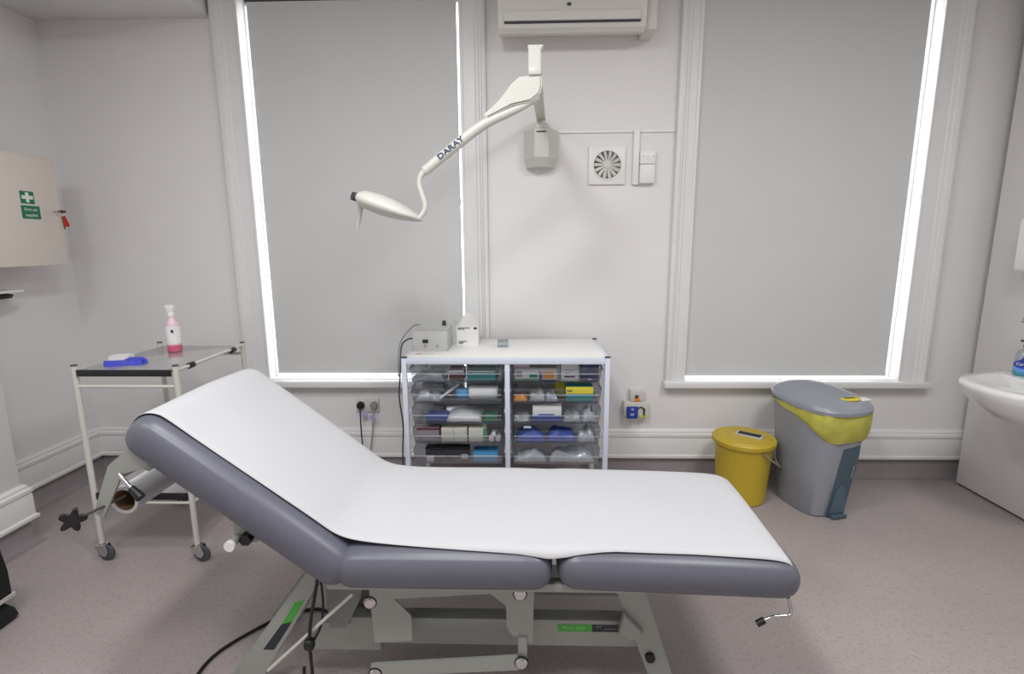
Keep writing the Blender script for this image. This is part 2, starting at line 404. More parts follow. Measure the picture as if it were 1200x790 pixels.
tube(bm, [(-.425, 2.272, 1.808), (-.448, 2.272, 1.785), (-.456, 2.272, 1.752), (-.447, 2.272, 1.715), (-.434, 2.272, 1.67), (-.441, 2.272, 1.635), (-.462, 2.272, 1.612)], [.016, .012, .0105, .0105, .0105, .0105, .009], 12, smooth=5)
cyl(bm, (-.464, 2.25, 1.610), (-.464, 2.294, 1.610), .009, 14); link('goose_neck', bm, 'offwhite', lp)
d = Vector((-.27, -.21, .178)).normalized()   # lettering direction along the arm
ax = (Vector((-.27, 2.272, 1.926))-Vector((-.43, 2.272, 1.805))).normalized()
pc = Vector((-.315, 2.272, 1.893))
nrm = Vector((0, -1, 0)); up = nrm.cross(ax).normalized()
tm = Matrix((ax, up, nrm)).transposed().to_4x4(); tm.translation = pc+nrm*.0222+up*.001
text('lettering', 'DARAY', .031, tm, 'navyink', lp, sx=1.3, bold=.0006)
# head: flattened teardrop
bm = B(); rings = []; NS = 22; NR = 24
O = Vector((-.715, 2.272, 1.700)); u = Vector((.268, 0, -.098)); L = u.length; u.normalize(); v_ = Vector((0, 1, 0)); n_ = Vector((-u.z, 0, u.x)); n_ = n_ if n_.z > 0 else -n_
for i in range(NS+1):
    s = i/NS
    wdt = .118*math.sqrt(max(0, 1-(abs(2*s-.92)/1.09)**2.6))+.004
    top = .032*(1-s)**.5*min(1, (s+.02)*9)**.5+.016*math.sin(PI*min(1, s*1.05))+.002
    bot = .028*(1-s)**.6*min(1, (s+.02)*9)**.5+.018*math.sin(PI*s)**.8+.002
    if i == 0: wdt *= .9
    ring = []
    for j in range(NR):
        a = 2*PI*j/NR; cx, sz = math.cos(a), math.sin(a)
        cx = math.copysign(abs(cx)**.75, cx)
        ring.append(bm.verts.new(O+u*(s*L)+v_*(wdt*cx)+n_*((top if sz > 0 else bot)*sz)))
    rings.append(ring)
for i in range(NS):
    for j in range(NR): bm.faces.new((rings[i][j], rings[i][(j+1) % NR], rings[i+1][(j+1) % NR], rings[i+1][j]))
bm.faces.new(rings[0][::-1]); bm.faces.new(rings[-1])
hd = link('lamp_head', bm, 'cream', lp, sharp=60)
bm = B(); tube(bm, [(-.722, 2.20, 1.700), (-.705, 2.215, 1.694)], .018, 16); link('vent_plug', bm, 'darkgrey', hd)
bm = B(); tube(bm, [(-.703, 2.262, 1.686), (-.708, 2.262, 1.655)], [.017, .013], 14); tube(bm, [(-.708, 2.262, 1.658), (-.712, 2.262, 1.645), (-.722, 2.262, 1.595), (-.727, 2.262, 1.57)], [.011, .011, .009, .004], 14); link('handle', bm, 'cream', hd)

# ------------------------------------------------------------------ wall sockets
so = thing('double_socket', 'white double wall socket under the left blind', 'socket', (-1.03, YB, .435))
bm = B(); box(bm, -1.105, -.955, YB-.012, YB, .432, .522, .003); link('socket_plate', bm, 'offwhite', so)
for x in (-1.065, -.995):
    bm = B(); box(bm, x-.006, x+.008, YB-.015, YB-.011, .500, .514, .001); link('switch', bm, 'white', so)
def plug(x, m, label, lead, lm):
    t = thing('plug', label, 'plug', (x, YB-.012, .45), group='plugs in the double socket')
    bm = B(); lathe(bm, [(.025, 0), (.025, .016), (.020, .028), (.010, .031)], n=22, mx=frame_to((x, YB-.0125, .480), (1, 0, 0), (0, 0, 1))); link('plug_body', bm, m, t)
    bm = B(); tube(bm, lead, .0042, 8, smooth=5); link('lead', bm, lm, t)
    return t
plug(-1.072, 'black', 'round black plug in the left half of the double socket', [(-1.072, YB-.035, .46), (-1.070, YB-.045, .40), (-1.066, YB-.055, .30), (-1.06, YB-.06, .15), (-1.05, YB-.08, .01)], 'black')
p2 = plug(-.985, 'greyink', 'grey plug in the right half of the double socket', [(-.985, YB-.035, .46), (-.985, YB-.045, .40), (-.995, YB-.055, .30), (-1.015, YB-.06, .15), (-1.02, YB-.08, .01)], 'greyink')
bm = B(); box(bm, -1.062, -1.027, YB-.038, YB-.034, .405, .440, .001); link('test_tag', bm, 'lilac', bpy.data.objects['plug'])
bm = B(); box(bm, -1.004, -.972, YB-.052, YB-.048, .392, .425, .001); link('test_tag', bm, 'lilac', p2)

iso = thing('wall_isolator', 'grey wall isolator with a blue socket cover, right of the drawer unit', 'socket', (.69, YB, .4))
bm = B(); box(bm, .612, .768, YB-.055, YB, .418, .515, .006); link('lower_housing', bm, 'offwhite', iso)
bm = B(); box(bm, .650, .738, YB-.048, YB, .517, .590, .006); link('upper_housing', bm, 'offwhite', iso)
bm = B(); box(bm, .628, .698, YB-.072, YB-.055, .412, .490, .006); sb = link('socket_cover', bm, 'sockblue', iso)
bm = B(); box(bm, .654, .672, YB-.0735, YB-.0715, .468, .480); box(bm, .650, .674, YB-.0735, YB-.0715, .434, .448); link('cover_label', bm, 'lilac', sb)
bm = B(); box(bm, .680, .702, YB-.051, YB-.048, .540, .560, .001); link('rocker', bm, 'maroon', iso)
bm = B(); box(bm, .678, .712, YB-.050, YB-.048, .519, .538, .0005); link('warning_sticker', bm, 'orange', iso)
bm = B(); tube(bm, [(.716+.022*math.cos(a), YB-.062, .46+.026*math.sin(a)) for a in [i*PI/8 for i in range(-1, 10)]], .004, 8); tube(bm, [(.738, YB-.064, .432), (.738, YB-.064, .478)], .005, 8); link('switch_guard', bm, 'darkgrey', iso)
bm = B(); box(bm, .712, .758, YB-.060, YB-.055, .418, .432, .001); link('earth_band', bm, mat('lime_band', (200, 210, 60), .5), iso)

# ------------------------------------------------------------------ drawer unit
X0, X1, YS, YE, ZT = -.645, .425, 2.58, 3.13, .925
du = thing('drawer_unit', 'white metal drawer unit of two columns holding clear trays', 'drawer unit', ((X0+X1)/2, (YS+YE)/2, 0))
bm = B(); box(bm, X0+.02, X1-.02, YS+.03, YE, ZT-.022, ZT, .003); link('worktop', bm, 'shelftop', du)
bm = B(); box(bm, X0+.026, X1-.026, YS, YS+.03, ZT-.032, ZT-.001, .003); link('front_rail', bm, 'shelf', du)
XM = -.100
for px_, nm in ((X0, 0), (X1-.026, 0), (XM-.013, 1)):
    bm = B(); box(bm, px_, px_+.026, YS, YS+.026, .0, ZT-(.033 if nm else 0), .003); link('post', bm, 'shelf', du)
for px_ in (X0, X1-.026):
    bm = B(); box(bm, px_, px_+.026, YE-.026, YE, 0, ZT, .003); link('post', bm, 'shelf', du)
    bm = B(); box(bm, px_+.004, px_+.022, YS+.028, YE-.028, ZT-.028, ZT+.002, .003); link('side_rail', bm, 'shelf', du)
    for yy in (YS+.001, YE-.027):
        bm = B(); box(bm, px_+.001, px_+.027, yy, yy+.026, ZT+.001, ZT+.006, .001); link('corner_cap', bm, 'darkgrey', du)
cols = ((X0+.034, XM-.020), (XM+.020, X1-.034))
zrows = [.786-.1125*i for i in range(5)]
for ci, (a, b) in enumerate(cols):
    for s_, xx in ((0, a-.008), (1, b+.001)):
        for zr in zrows:
            bm = B()
            box(bm, xx, xx+.006, YS+.03, YE-.03, zr+.066, zr+.074, .001)
            link('runner', bm, 'shelf', du)
def tray(a, b, z0):
    """clear tray with a bowed front and an out-turned rim"""
    ys, ye, h, t = YS+.012, YE-.04, .088, .0025
    bm = B()
    n = 8
    prof = []
    for i in range(n+1):
        s = i/n; prof.append((ys+.028-.028*math.sin(s*PI*.62)**.8, z0+h*s))
    # front wall (shell)
    outer = prof; inner = [(y+t, z) for y, z in prof][::-1]
    prism(bm, outer+inner, 'x', a+.012, b-.012)
    box(bm, a+.014, b-.014, ys+.03, ye, z0, z0+t)
    box(bm, a+.012, b-.012, ye, ye+t, z0, z0+h)
    for x, s in ((a, 1), (b, -1)):
        prism(bm, [(x+s*.014, z0), (x+s*.006, z0+h*.4), (x, z0+h), (x+s*t, z0+h), (x+s*(.006+t), z0+h*.4), (x+s*(.014+t), z0)], 'y', ys+.03, ye)
    o = link('drawer', bm, 'clear', du)
    bm = B()
    box(bm, a+.012, b-.012, prof[5][0]-.006, prof[5][0]-.0002, prof[5][1]-.0035, prof[5][1]+.0035, .002)
    link('pull_ridge', bm, RIDGE, o)
    return o
RIDGE = clear_mat('ridge_highlight_plastic', (.9, .92, .95), gloss=.05, rough=.25, diff=.22, dcol=(225, 228, 235))  # whitish mix paints the highlight line along each drawer front
for a, b in cols:
    for z in zrows: tray(a, b, z)

def XX(px): return -.655+(px-470)*.00446
def carton(px0, px1, r, h, m, label, d=.10, y=None, bands=(), rz=0, cat='carton', name='carton', z=None):
    a, b = XX(px0), XX(px1); y = 2.635 if y is None else y; z = zrows[r]+.004 if z is None else z
    t = thing(name, label, cat, ((a+b)/2, y+d/2, z), rz)
    bm = B(); box(bm, -(b-a)/2, (b-a)/2, -d/2, d/2, 0, h, .0012, 1); link('carton_body', bm, m, t, local=True)
    for (fx0, fx1, fz0, fz1, mm) in bands:
        w_ = b-a
        bm = B(); box(bm, -w_/2+fx0*w_, -w_/2+fx1*w_, -d/2-.0012, -d/2+.001, fz0*h, fz1*h); link('printed_panel', bm, mm, t, local=True)
    t['group'] = 'cartons in the clear trays'
    return t
def pouch(px0, px1, r, h, m, label, d=.12, y=2.64, seed=1, z=None, cat='packet', name='packet', lump=.35):
    a, b = XX(px0), XX(px1); z = zrows[r]+.004 if z is None else z
    rnd = random.Random(seed); bm = B(); nx, ny = 14, 8
    hm = [[0]*(ny+1) for _ in range(nx+1)]
    ph = [rnd.uniform(0, 6) for _ in range(6)]
    top = []; bot = []
    for i in range(nx+1):
        tr_, br_ = [], []
        for j in range(ny+1):
            u_, v_2 = i/nx, j/ny
            e = (max(0, 1-abs(2*u_-1)**3))*(max(0, 1-abs(2*v_2-1)**3))
            wv = 1+lump*(math.sin(u_*9+ph[0]+3*v_2)*.6+math.sin(v_2*8+ph[1]+4*u_)*.5+math.sin(u_*21+ph[2])*.25)
            zz = min(.079, max(.002, h*e**.5*max(.15, wv)*.8))
            x = a+(b-a)*u_+.004*math.sin(v_2*7+ph[3]); yy = y+d*v_2+.005*math.sin(u_*8+ph[4])
            tr_.append(bm.verts.new((x, yy, z+zz))); br_.append(bm.verts.new((x, yy, z)))
        top.append(tr_); bot.append(br_)
    for i in range(nx):
        for j in range(ny):
            bm.faces.new((top[i][j], top[i+1][j], top[i+1][j+1], top[i][j+1])); bm.faces.new((bot[i][j], bot[i][j+1], bot[i+1][j+1], bot[i+1][j]))
    for i in range(nx):
        for j in (0, ny): bm.faces.new((top[i][j], top[i+1][j], bot[i+1][j], bot[i][j]))
    for j in range(ny):
        for i in (0, nx): bm.faces.new((top[i][j], top[i][j+1], bot[i][j+1], bot[i][j]))
    return link(name, bm, m, label=label, cat=cat, sharp=50, group='packets in the clear trays')
def roll(px, r, rad, ln, m, label, zc=None, horiz='y', y=2.64, cat='roll', name='bandage_roll', x1=None):
    x = XX(px); z = (zrows[r]+.004+rad) if zc is None else zc
    bm = B()
    if horiz == 'y': lathe(bm, [(rad*.3, 0), (rad*.9, 0), (rad, .003), (rad, ln-.003), (rad*.9, ln)], n=18, mx=frame_to((x, y+ln, z), (1, 0, 0), (0, 0, 1)))
    else: lathe(bm, [(rad*.9, 0), (rad, .003), (rad, ln-.003), (rad*.9, ln)], n=20, mx=Matrix.Translation((x, y+rad, z)) @ Matrix.Rotation(PI/2, 4, 'Y'))
    return link(name, bm, m, label=label, cat=cat, group='rolls in the clear trays')
# left column
pouch(481, 521, 0, .055, 'film', 'crumpled clear bag in the top left tray', seed=3)
pouch(486, 512, 0, .03, 'white_card', 'white dressing packet behind the bag in the top left tray', seed=9, y=2.78)
carton(525, 543, 0, .060, 'maroon', 'small maroon carton with a white lid in the top left tray', bands=((0, 1, .78, 1, 'white_card'),))
carton(546, 580, 0, .056, 'teal', 'flat teal carton in the top left tray', bands=((0, 1, .88, 1, 'cream_card'),))
carton(548, 582, 0, .074, 'cream_card', 'cream carton standing behind the teal one', y=2.76, d=.08)
pouch(483, 514, 1, .05, 'film', 'clear wrapped pack in the second left tray, beside the scissors', seed=5)
carton(484, 512, 1, .05, 'grey_card', 'grey carton at the back of the second left tray', y=2.80, d=.1)
bm = B(); tube(bm, [(XX(512), 2.66, zrows[1]+.012), (XX(535), 2.70, zrows[1]+.084)], [.006, .009], 10); link('plastic_tweezers', bm, 'white_card', label='white plastic tweezers leaning diagonally in the second left tray', cat='tweezers')
bt = thing('blue_capped_bottle', 'white bottle lying down with a round blue cap, second left tray', 'bottle', (XX(560), 2.69, zrows[1]+.004))
bm = B(); lathe(bm, [(.030, 0), (.037, .008), (.037, .150), (.030, .158)], n=24, mx=Matrix.Translation((XX(547), 2.69, zrows[1]+.043)) @ Matrix.Rotation(PI/2, 4, 'Y')); link('bottle_body', bm, 'white', bt)
bm = B(); lathe(bm, [(.022, 0), (.029, .012), (.031, .03), (.029, .055), (.022, .062)], n=24, mx=Matrix.Translation((XX(547)-.065, 2.69, zrows[1]+.036)) @ Matrix.Rotation(PI/2, 4, 'Y')); link('cap', bm, 'lblue', bt)
carton(496, 521, 2, .032, 'blue', 'flat blue packet at the front of the middle left tray')
pouch(520, 563, 2, .05, 'white_card', 'long white paper packet across the middle left tray', seed=11, lump=.15, d=.2)
pouch(483, 512, 2, .05, 'grey_card', 'grey wrapped dressing at the back of the middle left tray', seed=12, y=2.78)
carton(566, 582, 2, .030, 'dgreen', 'small dark green carton in the middle left tray')
carton(484, 511, 3, .078, 'pinkgrey', 'mauve grey carton in the fourth left tray', bands=((0, 1, .86, 1, 'maroon'),))
carton(514, 545, 3, .078, 'cream_card', 'wide cream carton in the fourth left tray', bands=((.48, .50, 0, 1, 'greyink'), (0, 1, .66, .67, 'greyink')))
carton(547, 568, 3, .078, 'cream_card', 'cream carton with a green edge, fourth left tray', bands=((.84, 1, 0, 1, 'dgreen'),))
roll(574, 3, .014, .07, 'white', 'white rolled bandage left of its twin, fourth left tray')
roll(582, 3, .013, .07, 'white', 'white rolled bandage against the post, fourth left tray')
roll(577, 3, .012, .07, 'white', 'white rolled bandage on top of two others', zc=zrows[3]+.043)
carton(494, 514, 4, .078, 'black', 'black carton with a white corner in the bottom left tray', bands=((.05, .5, 0, .45, 'white_card'),))
carton(515, 546, 4, .080, 'black', 'wide black carton in the bottom left tray', bands=((.72, .98, .2, .55, 'grey_card'),))
carton(552, 582, 4, .050, 'lblue', 'light blue flat carton in the bottom left tray', bands=((0, 1, .6, .75, 'white_card'),))
# right column
carton(603, 631, 0, .066, 'white_card', 'white carton with green printing in the top right tray', bands=((0, 1, 0, .22, 'dgreen'), (.05, .3, .35, .85, 'greyink'), (.6, .95, .3, .6, 'dgreen')))
roll(600, 0, .021, .10, 'pinkw', 'pale pink wrapped roll lying on the green printed carton', zc=zrows[0]+.004+.066+.0215, horiz='x', y=2.645) if False else None
carton(632, 652, 0, .068, 'cream_card', 'cream carton with an orange picture in the top right tray', bands=((.2, .85, .25, .75, 'orange'), (0, 1, 0, .15, 'dblue'), (0, .16, 0, .7, 'blue')))
carton(633, 653, 0, .100, 'grey_card', 'tall grey carton behind the cream one, top right tray', y=2.76, d=.09)
carton(657, 677, 0, .098, 'white_card', 'white square carton with a dark bar in the top right tray', bands=((.2, .8, .22, .3, 'ink'), (.2, .6, .45, .48, 'greyink'), (.2, .7, .6, .63, 'greyink')))
carton(681, 701, 0, .096, 'dblue', 'navy square carton in the top right tray', bands=((.35, .6, .08, .16, 'white_card'), (.1, .2, .7, .8, 'greyink')))
roll(601, 0, .017, .085, 'pinkw', 'pale pink wrapped roll lying on the green printed carton', zc=zrows[0]+.004+.066+.0175, horiz='x', y=2.645)
pouch(602, 618, 1, .030, 'orange', 'small orange packet in the second right tray', seed=21)
pouch(620, 638, 1, .060, 'grey_card', 'grey foil packet left of the blue-grey one, second right tray', seed=22)
pouch(639, 653, 1, .050, 'film', 'clear packet in the middle of the second right tray', seed=23)
carton(606, 650, 1, .06, 'grey_card', 'long grey carton at the back of the second right tray', y=2.82, d=.09)
carton(652, 668, 1, .096, 'yellow', 'tall yellow carton behind the yellow and teal one', y=2.78, d=.08)
carton(663, 695, 1, .082, 'teal', 'yellow and teal carton at the front of the second right tray', bands=((0, 1, .55, 1, 'yellow'), (.05, .12, .68, .8, 'ink'), (.15, .22, .68, .8, 'ink'), (.1, .6, .38, .44, 'lblue')))
carton(624, 658, 2, .090, 'white_card', 'white carton with a blue arc in the middle right tray', bands=((0, 1, 0, .42, 'blue'), (.2, .75, .42, .52, 'blue')))
pouch(602, 621, 2, .035, 'film', 'clear packet left of the white and blue carton', seed=31)
pouch(661, 681, 2, .050, 'film', 'clear crinkled wrapper beside the white and blue carton', seed=32, lump=.6)
pouch(683, 701, 2, .065, 'film', 'clear crinkled wrapper against the right post, middle tray', seed=33, lump=.6)
pouch(604, 638, 3, .075, 'blue', 'blue packet on the left of the fourth right tray', seed=41, lump=.2)
pouch(641, 676, 3, .075, 'blue', 'blue packet in the middle of the fourth right tray', seed=42, lump=.2)
pouch(679, 699, 3, .07, 'film', 'clear bag of fittings in the fourth right tray', seed=43, lump=.5)
carton(613, 622, 3, .010, 'white_card', 'small white tag on the left blue packet', z=zrows[3]+.082, d=.02)
pouch(603, 640, 4, .06, 'film', 'clear wrapped tubing in the bottom right tray, left', seed=51)
pouch(645, 699, 4, .07, 'film', 'clear wrapped mask in the bottom right tray, right', seed=52)

# things on the drawer unit
pw = thing('power_supply_box', 'grey sloping-front lamp power box on the drawer unit', 'power unit', (-.505, 2.85, ZT))
bm = B(); prism(bm, [(2.755, ZT), (2.752, ZT+.055), (2.775, ZT+.108), (2.965, ZT+.116), (2.965, ZT)], 'x', -.622, -.432, .004); link('case', bm, mat('grey_case', (190, 191, 188), .45), pw)
bm = B(); box(bm, -.565, -.535, 2.748, 2.756, ZT+.048, ZT+.066, .001); link('rocker_switch', bm, 'black', pw)
for x in (-.555, -.49):
    bm = B(); box(bm, x, x+.008, 2.750, 2.754, ZT+.022, ZT+.040); link('marking', bm, 'greyink', pw)
bm = B(); box(bm, -.628, -.620, 2.80, 2.84, ZT+.045, ZT+.075, .001); link('inlet', bm, 'black', pw)
bm = B(); lathe(bm, [(.012, 0), (.012, .02), (.008, .028)], (-.475, 2.94, ZT+.1155), 14); link('knob', bm, 'darkgrey', pw)
bm = B(); tube(bm, [(-.628, 2.82, ZT+.06), (-.66, 2.80, ZT+.058), (-.675, 2.72, ZT+.03), (-.672, 2.66, ZT-.10), (-.678, 2.64, .70), (-.664, 2.64, .55), (-.672, 2.64, .40), (-.680, 2.66, .20), (-.69, 2.72, .006)], .0042, 8, smooth=6); link('mains_lead', bm, 'darkgrey', pw)
bm = B(); tube(bm, [(-.60, 2.95, ZT+.10), (-.64, 2.93, ZT+.12), (-.682, 2.80, ZT+.07), (-.684, 2.70, ZT+.02), (-.684, 2.67, ZT-.12)], .004, 8, smooth=6); link('output_lead', bm, 'greyink', pw)
tb = thing('open_carton', 'open white carton with a raised flap on the drawer unit', 'carton', (-.34, 2.97, ZT))
bm = B()
for bx in ((-.402, -.278, 2.925, 2.927), (-.402, -.278, 3.013, 3.015), (-.402, -.400, 2.927, 3.013), (-.280, -.278, 2.927, 3.013)): box(bm, *bx, ZT, ZT+.112)
box(bm, -.400, -.280, 2.927, 3.013, ZT, ZT+.09); link('carton_body', bm, 'white_card', tb)
bm = B(); prism(bm, [(-.395, ZT+.112), (-.282, ZT+.112), (-.318, ZT+.172), (-.348, ZT+.182), (-.372, ZT+.16)], 'y', 3.012, 3.014); link('back_flap', bm, 'white_card', tb)
bm = B(); a = [bm.verts.new(p) for p in ((-.402, 2.927, ZT+.112), (-.402, 3.013, ZT+.112), (-.428, 3.005, ZT+.145), (-.428, 2.935, ZT+.145))]; bm.faces.new(a); bmesh.ops.solidify(bm, geom=bm.faces[:], thickness=.0015); link('side_flap', bm, 'white_card', tb)
bm = B()
for k, x in enumerate((-.394, -.384, -.374, -.363)): box(bm, x, x+.006, 2.9235, 2.9255, ZT+.092, ZT+.106)
box(bm, -.352, -.325, 2.9235, 2.9255, ZT+.100, ZT+.104); box(bm, -.303, -.286, 2.9235, 2.9255, ZT+.094, ZT+.106); box(bm, -.390, -.365, 2.9235, 2.9255, ZT+.012, ZT+.018); box(bm, -.390, -.345, 2.9235, 2.9255, ZT+.022, ZT+.026)
link('printing', bm, 'ink', tb)
gp = thing('small_clear_pot', 'tiny clear pot with a grey lid on the drawer unit', 'pot', (-.135, 2.89, ZT))
bm = B(); box(bm, -.165, -.105, 2.868, 2.912, ZT, ZT+.030, .004); link('pot_body', bm, 'soapclear', gp)
bm = B(); box(bm, -.166, -.104, 2.867, 2.913, ZT+.031, ZT+.040, .003); link('lid', bm, 'greyink', gp)
lf = thing('leaflet', 'small leaflet with an orange mark lying before the grey power box', 'leaflet', (-.54, 2.68, ZT))
bm = B(); box(bm, -.60, -.50, 2.645, 2.71, ZT, ZT+.002); link('sheet', bm, 'white_card', lf)
bm = B(); prism(bm, [(-.590, 2.665), (-.575, 2.662), (-.560, 2.695), (-.572, 2.70)], 'z', ZT+.002, ZT+.0026); link('printed_mark', bm, mat('salmon_ink', (226, 150, 120), .6), lf)

# ------------------------------------------------------------------ trolley
tx0, tx1, ty0, ty1, tz = -2.058, -1.588, 2.24, 2.80, .955
tk = thing('medicine_trolley', 'white tubular trolley with a shiny steel top on castors', 'trolley', ((tx0+tx1)/2, (ty0+ty1)/2, 0))
for x, y in ((tx0, ty0), (tx1, ty0), (tx0, ty1), (tx1, ty1)):
    bm = B(); cyl(bm, (x, y, .085), (x, y, tz+.010), .0125, 14); lg = link('leg', bm, 'cream', tk)
    bm = B(); cyl(bm, (x, y, tz+.0102), (x, y, tz+.016), .013, 14); link('end_cap', bm, 'rubber', lg)
    bm = B(); cyl(bm, (x, y, .070), (x, y, .088), .016, 14)
    prism(bm, [(x-.020, .085), (x+.030, .085), (x+.045, .05), (x+.030, .028), (x+.012, .03), (x-.015, .07)], 'y', y-.026, y-.022); prism(bm, [(x-.020, .085), (x+.030, .085), (x+.045, .05), (x+.030, .028), (x+.012, .03), (x-.015, .07)], 'y', y+.008, y+.012)
    box(bm, x-.018, x+.028, y-.022, y+.008, .081, .085)
    cs = link('castor_fork', bm, 'chrome', tk)
    bm = B(); lathe(bm, [(.028, 0), (.037, .003), (.040, .010), (.037, .017), (.028, .020)], n=24, mx=frame_to((x+.024, y+.003, .0402), (1, 0, 0), (0, 0, 1))); link('castor_wheel', bm, 'rubber', tk)
bm = B(); box(bm, tx0+.014, tx1-.014, ty0-.006, ty1+.010, tz-.018, tz-.008, .001)
box(bm, tx0+.014, tx1-.014, ty0-.006, ty0-.002, tz-.008, tz-.004); link('top_tray', bm, 'steel', tk)
bm = B(); box(bm, tx0+.016, tx1-.016, ty0-.012, ty0-.0065, tz-.036, tz-.006, .001); link('front_edge', bm, 'black', tk)
bm = B(); box(bm, tx0+.014, tx1-.014, ty0, ty1, .335, .345, .001); link('lower_shelf', bm, 'steel', tk)
bm = B(); box(bm, tx0+.016, tx1-.016, ty0-.010, ty0-.001, .318, .350, .001); link('lower_edge', bm, 'black', tk)
def rail(name, p, q, r=.008): bm = B(); cyl(bm, p, q, r, 12); link(name, bm, 'cream', tk)
rail('rail', (tx0, ty0, tz-.085), (tx1, ty0, tz-.085)); rail('rail', (tx0, ty1, tz-.05), (tx1, ty1, tz-.05))
rail('rail', (tx0, ty0, .30), (tx1, ty0, .30)); rail('rail', (tx0, ty1, .30), (tx1, ty1, .30))
rail('side_rail', (tx1, ty0, tz-.012), (tx1, ty1, tz-.004)); rail('side_rail', (tx0, ty1, .30), (tx0, ty0, .30)); rail('side_rail', (tx1, ty1, .30), (tx1, ty0, .30))
for yy in (ty0+.09, ty1-.12):
    bm = B(); cyl(bm, (tx1, yy, tz-.0105), (tx1, yy+.035, tz-.0095), .014, 14); link('rail_clamp', bm, 'black', tk)
TT = tz-.0078
sp = thing('spray_bottle', 'clear bottle of pink liquid with a white spray head on the trolley', 'bottle', (-1.875, 2.66, TT))
bm = B(); lathe(bm, [(.030, 0), (.034, .004), (.034, .036)], (-1.875, 2.66, TT), 28); link('pink_liquid', bm, 'pinkliq', sp)
bm = B(); lathe(bm, [(.034, .0365), (.0345, .12), (.032, .145), (.022, .168), (.014, .180), (.013, .190)], (-1.875, 2.66, TT), 28); link('bottle_body', bm, 'pinkpl', sp)
bm = B(); lathe(bm, [(.0346, .045), (.0358, .045), (.0358, .138), (.0338, .138)], (-1.875, 2.66, TT), 28, cap=False); lb = link('paper_label', bm, 'white', sp)
bm = B(); box(bm, -1.862, -1.850, 2.6242, 2.6252+.001, TT+.105, TT+.120); link('printing', bm, 'navyink', sp)
bm = B(); lathe(bm, [(.016, .188), (.017, .205), (.013, .212)], (-1.875, 2.66, TT), 20); prism(bm, [(-1.892, TT+.21), (-1.860, TT+.21), (-1.856, TT+.235), (-1.864, TT+.248), (-1.888, TT+.250), (-1.900, TT+.243), (-1.898, TT+.232), (-1.890, TT+.226)], 'y', 2.650, 2.670, .003); prism(bm, [(-1.888, TT+.225), (-1.895, TT+.200), (-1.899, TT+.201), (-1.894, TT+.228)], 'y', 2.655, 2.665); link('spray_head', bm, 'white', sp)
# blue gloves: crumpled pair
def glove(cx, cy, rz, label, seed):
    rnd = random.Random(seed); bm = B(); m = Matrix.Translation((cx, cy, TT)) @ Matrix.Rotation(rz, 4, 'Z')
    outline = [(-.085, -.03), (-.04, -.038), (.01, -.036), (.035, -.040), (.075, -.046), (.078, -.034), (.042, -.024), (.085, -.018), (.088, -.006), (.045, -.004), (.082, .006), (.080, .018), (.044, .014), (.068, .030), (.060, .040), (.026, .030), (.0, .034), (-.005, .060), (-.020, .062), (-.026, .032), (-.085, .026)]
    A = [bm.verts.new((x, y, .0005)) for x, y in outline]; C = [bm.verts.new((x*.97, y*.93, .010+rnd.random()*.018)) for x, y in outline]
    bm.faces.new(A[::-1]); n = len(A)
    for i in range(n): bm.faces.new((A[i], A[(i+1) % n], C[(i+1) % n], C[i]))
    f = bm.faces.new(C); bmesh.ops.triangulate(bm, faces=[f]); bm.transform(m)
    return link('disposable_glove', bm, 'glove', label=label, cat='glove')
glove(-1.905, 2.36, .3, 'flat blue disposable glove on the steel trolley top', 2)
sbx = thing('small_white_box', 'small white box lying beside the blue glove on the trolley', 'box', (-1.985, 2.43, TT), .1)
bm = B(); box(bm, -.045, .045, -.03, .03, 0, .026, .004); link('box_body', bm, 'white', sbx, local=True)
bm = B(); box(bm, -.044, .044, -.029, .029, .0262, .030, .001); link('lid', bm, 'white', sbx, local=True)

# ------------------------------------------------------------------ left wall: cabinet, key, shelf
cb = thing('wall_cabinet', 'cream first aid cabinet hung on the left wall', 'cabinet', (-2.72, 2.66, 1.40))
bm = B(); box(bm, XL, -2.622, 2.38, 2.905, 1.398, 1.982, .004); link('cabinet_body', bm, 'cab', cb)
bm = B(); box(bm, -2.620, -2.600, 2.382, 2.903, 1.400, 1.966, .003); dr = link('door', bm, 'cab', cb)
def sx_poly(bm, pts, x): prism(bm, pts, 'x', x, x+.001)
bm = B(); box(bm, -2.600, -2.5985, 2.676, 2.752, 1.722, 1.785); sg = link('cross_sign', bm, 'sgreen', cb)
bm = B(); box(bm, -2.5985, -2.598, 2.705, 2.723, 1.729, 1.779); box(bm, -2.5985, -2.5977, 2.683, 2.745, 1.745, 1.763); link('white_cross', bm, 'white_card', cb)
bm = B(); box(bm, -2.600, -2.5985, 2.672, 2.775, 1.645, 1.712); link('text_sign', bm, 'sgreen', cb)
fm = Matrix(((0, 0, 1, -2.5984), (1, 0, 0, 2.7235), (0, 1, 0, 1.692), (0, 0, 0, 1)))
text('lettering', 'First aid', .022, fm, 'white_card', cb, depth=.0003)
fm = Matrix(((0, 0, 1, -2.5984), (1, 0, 0, 2.7235), (0, 1, 0, 1.664), (0, 0, 0, 1)))
text('lettering', 'supplies', .022, fm, 'white_card', cb, depth=.0003)
ky = thing('cabinet_key', 'metal key with a red tag hanging from the cabinet lock', 'key', (-2.59, 2.86, 1.63))
bm = B(); cyl(bm, (-2.600, 2.86, 1.690), (-2.560, 2.86, 1.690), .005, 10); cyl(bm, (-2.562, 2.86, 1.690), (-2.558, 2.86, 1.690), .012, 14); link('key_blade', bm, 'steel', ky)
bm = B(); box(bm, -2.572, -2.540, 2.85, 2.87, 1.683, 1.697, .003); link('key_head', bm, 'maroon', ky)
bm = B(); tube(bm, [(-2.552+.010*math.sin(a), 2.862, 1.672+.012*math.cos(a)) for a in [i*PI/6 for i in range(13)]], .0012, 6); link('split_ring', bm, 'steel', ky)
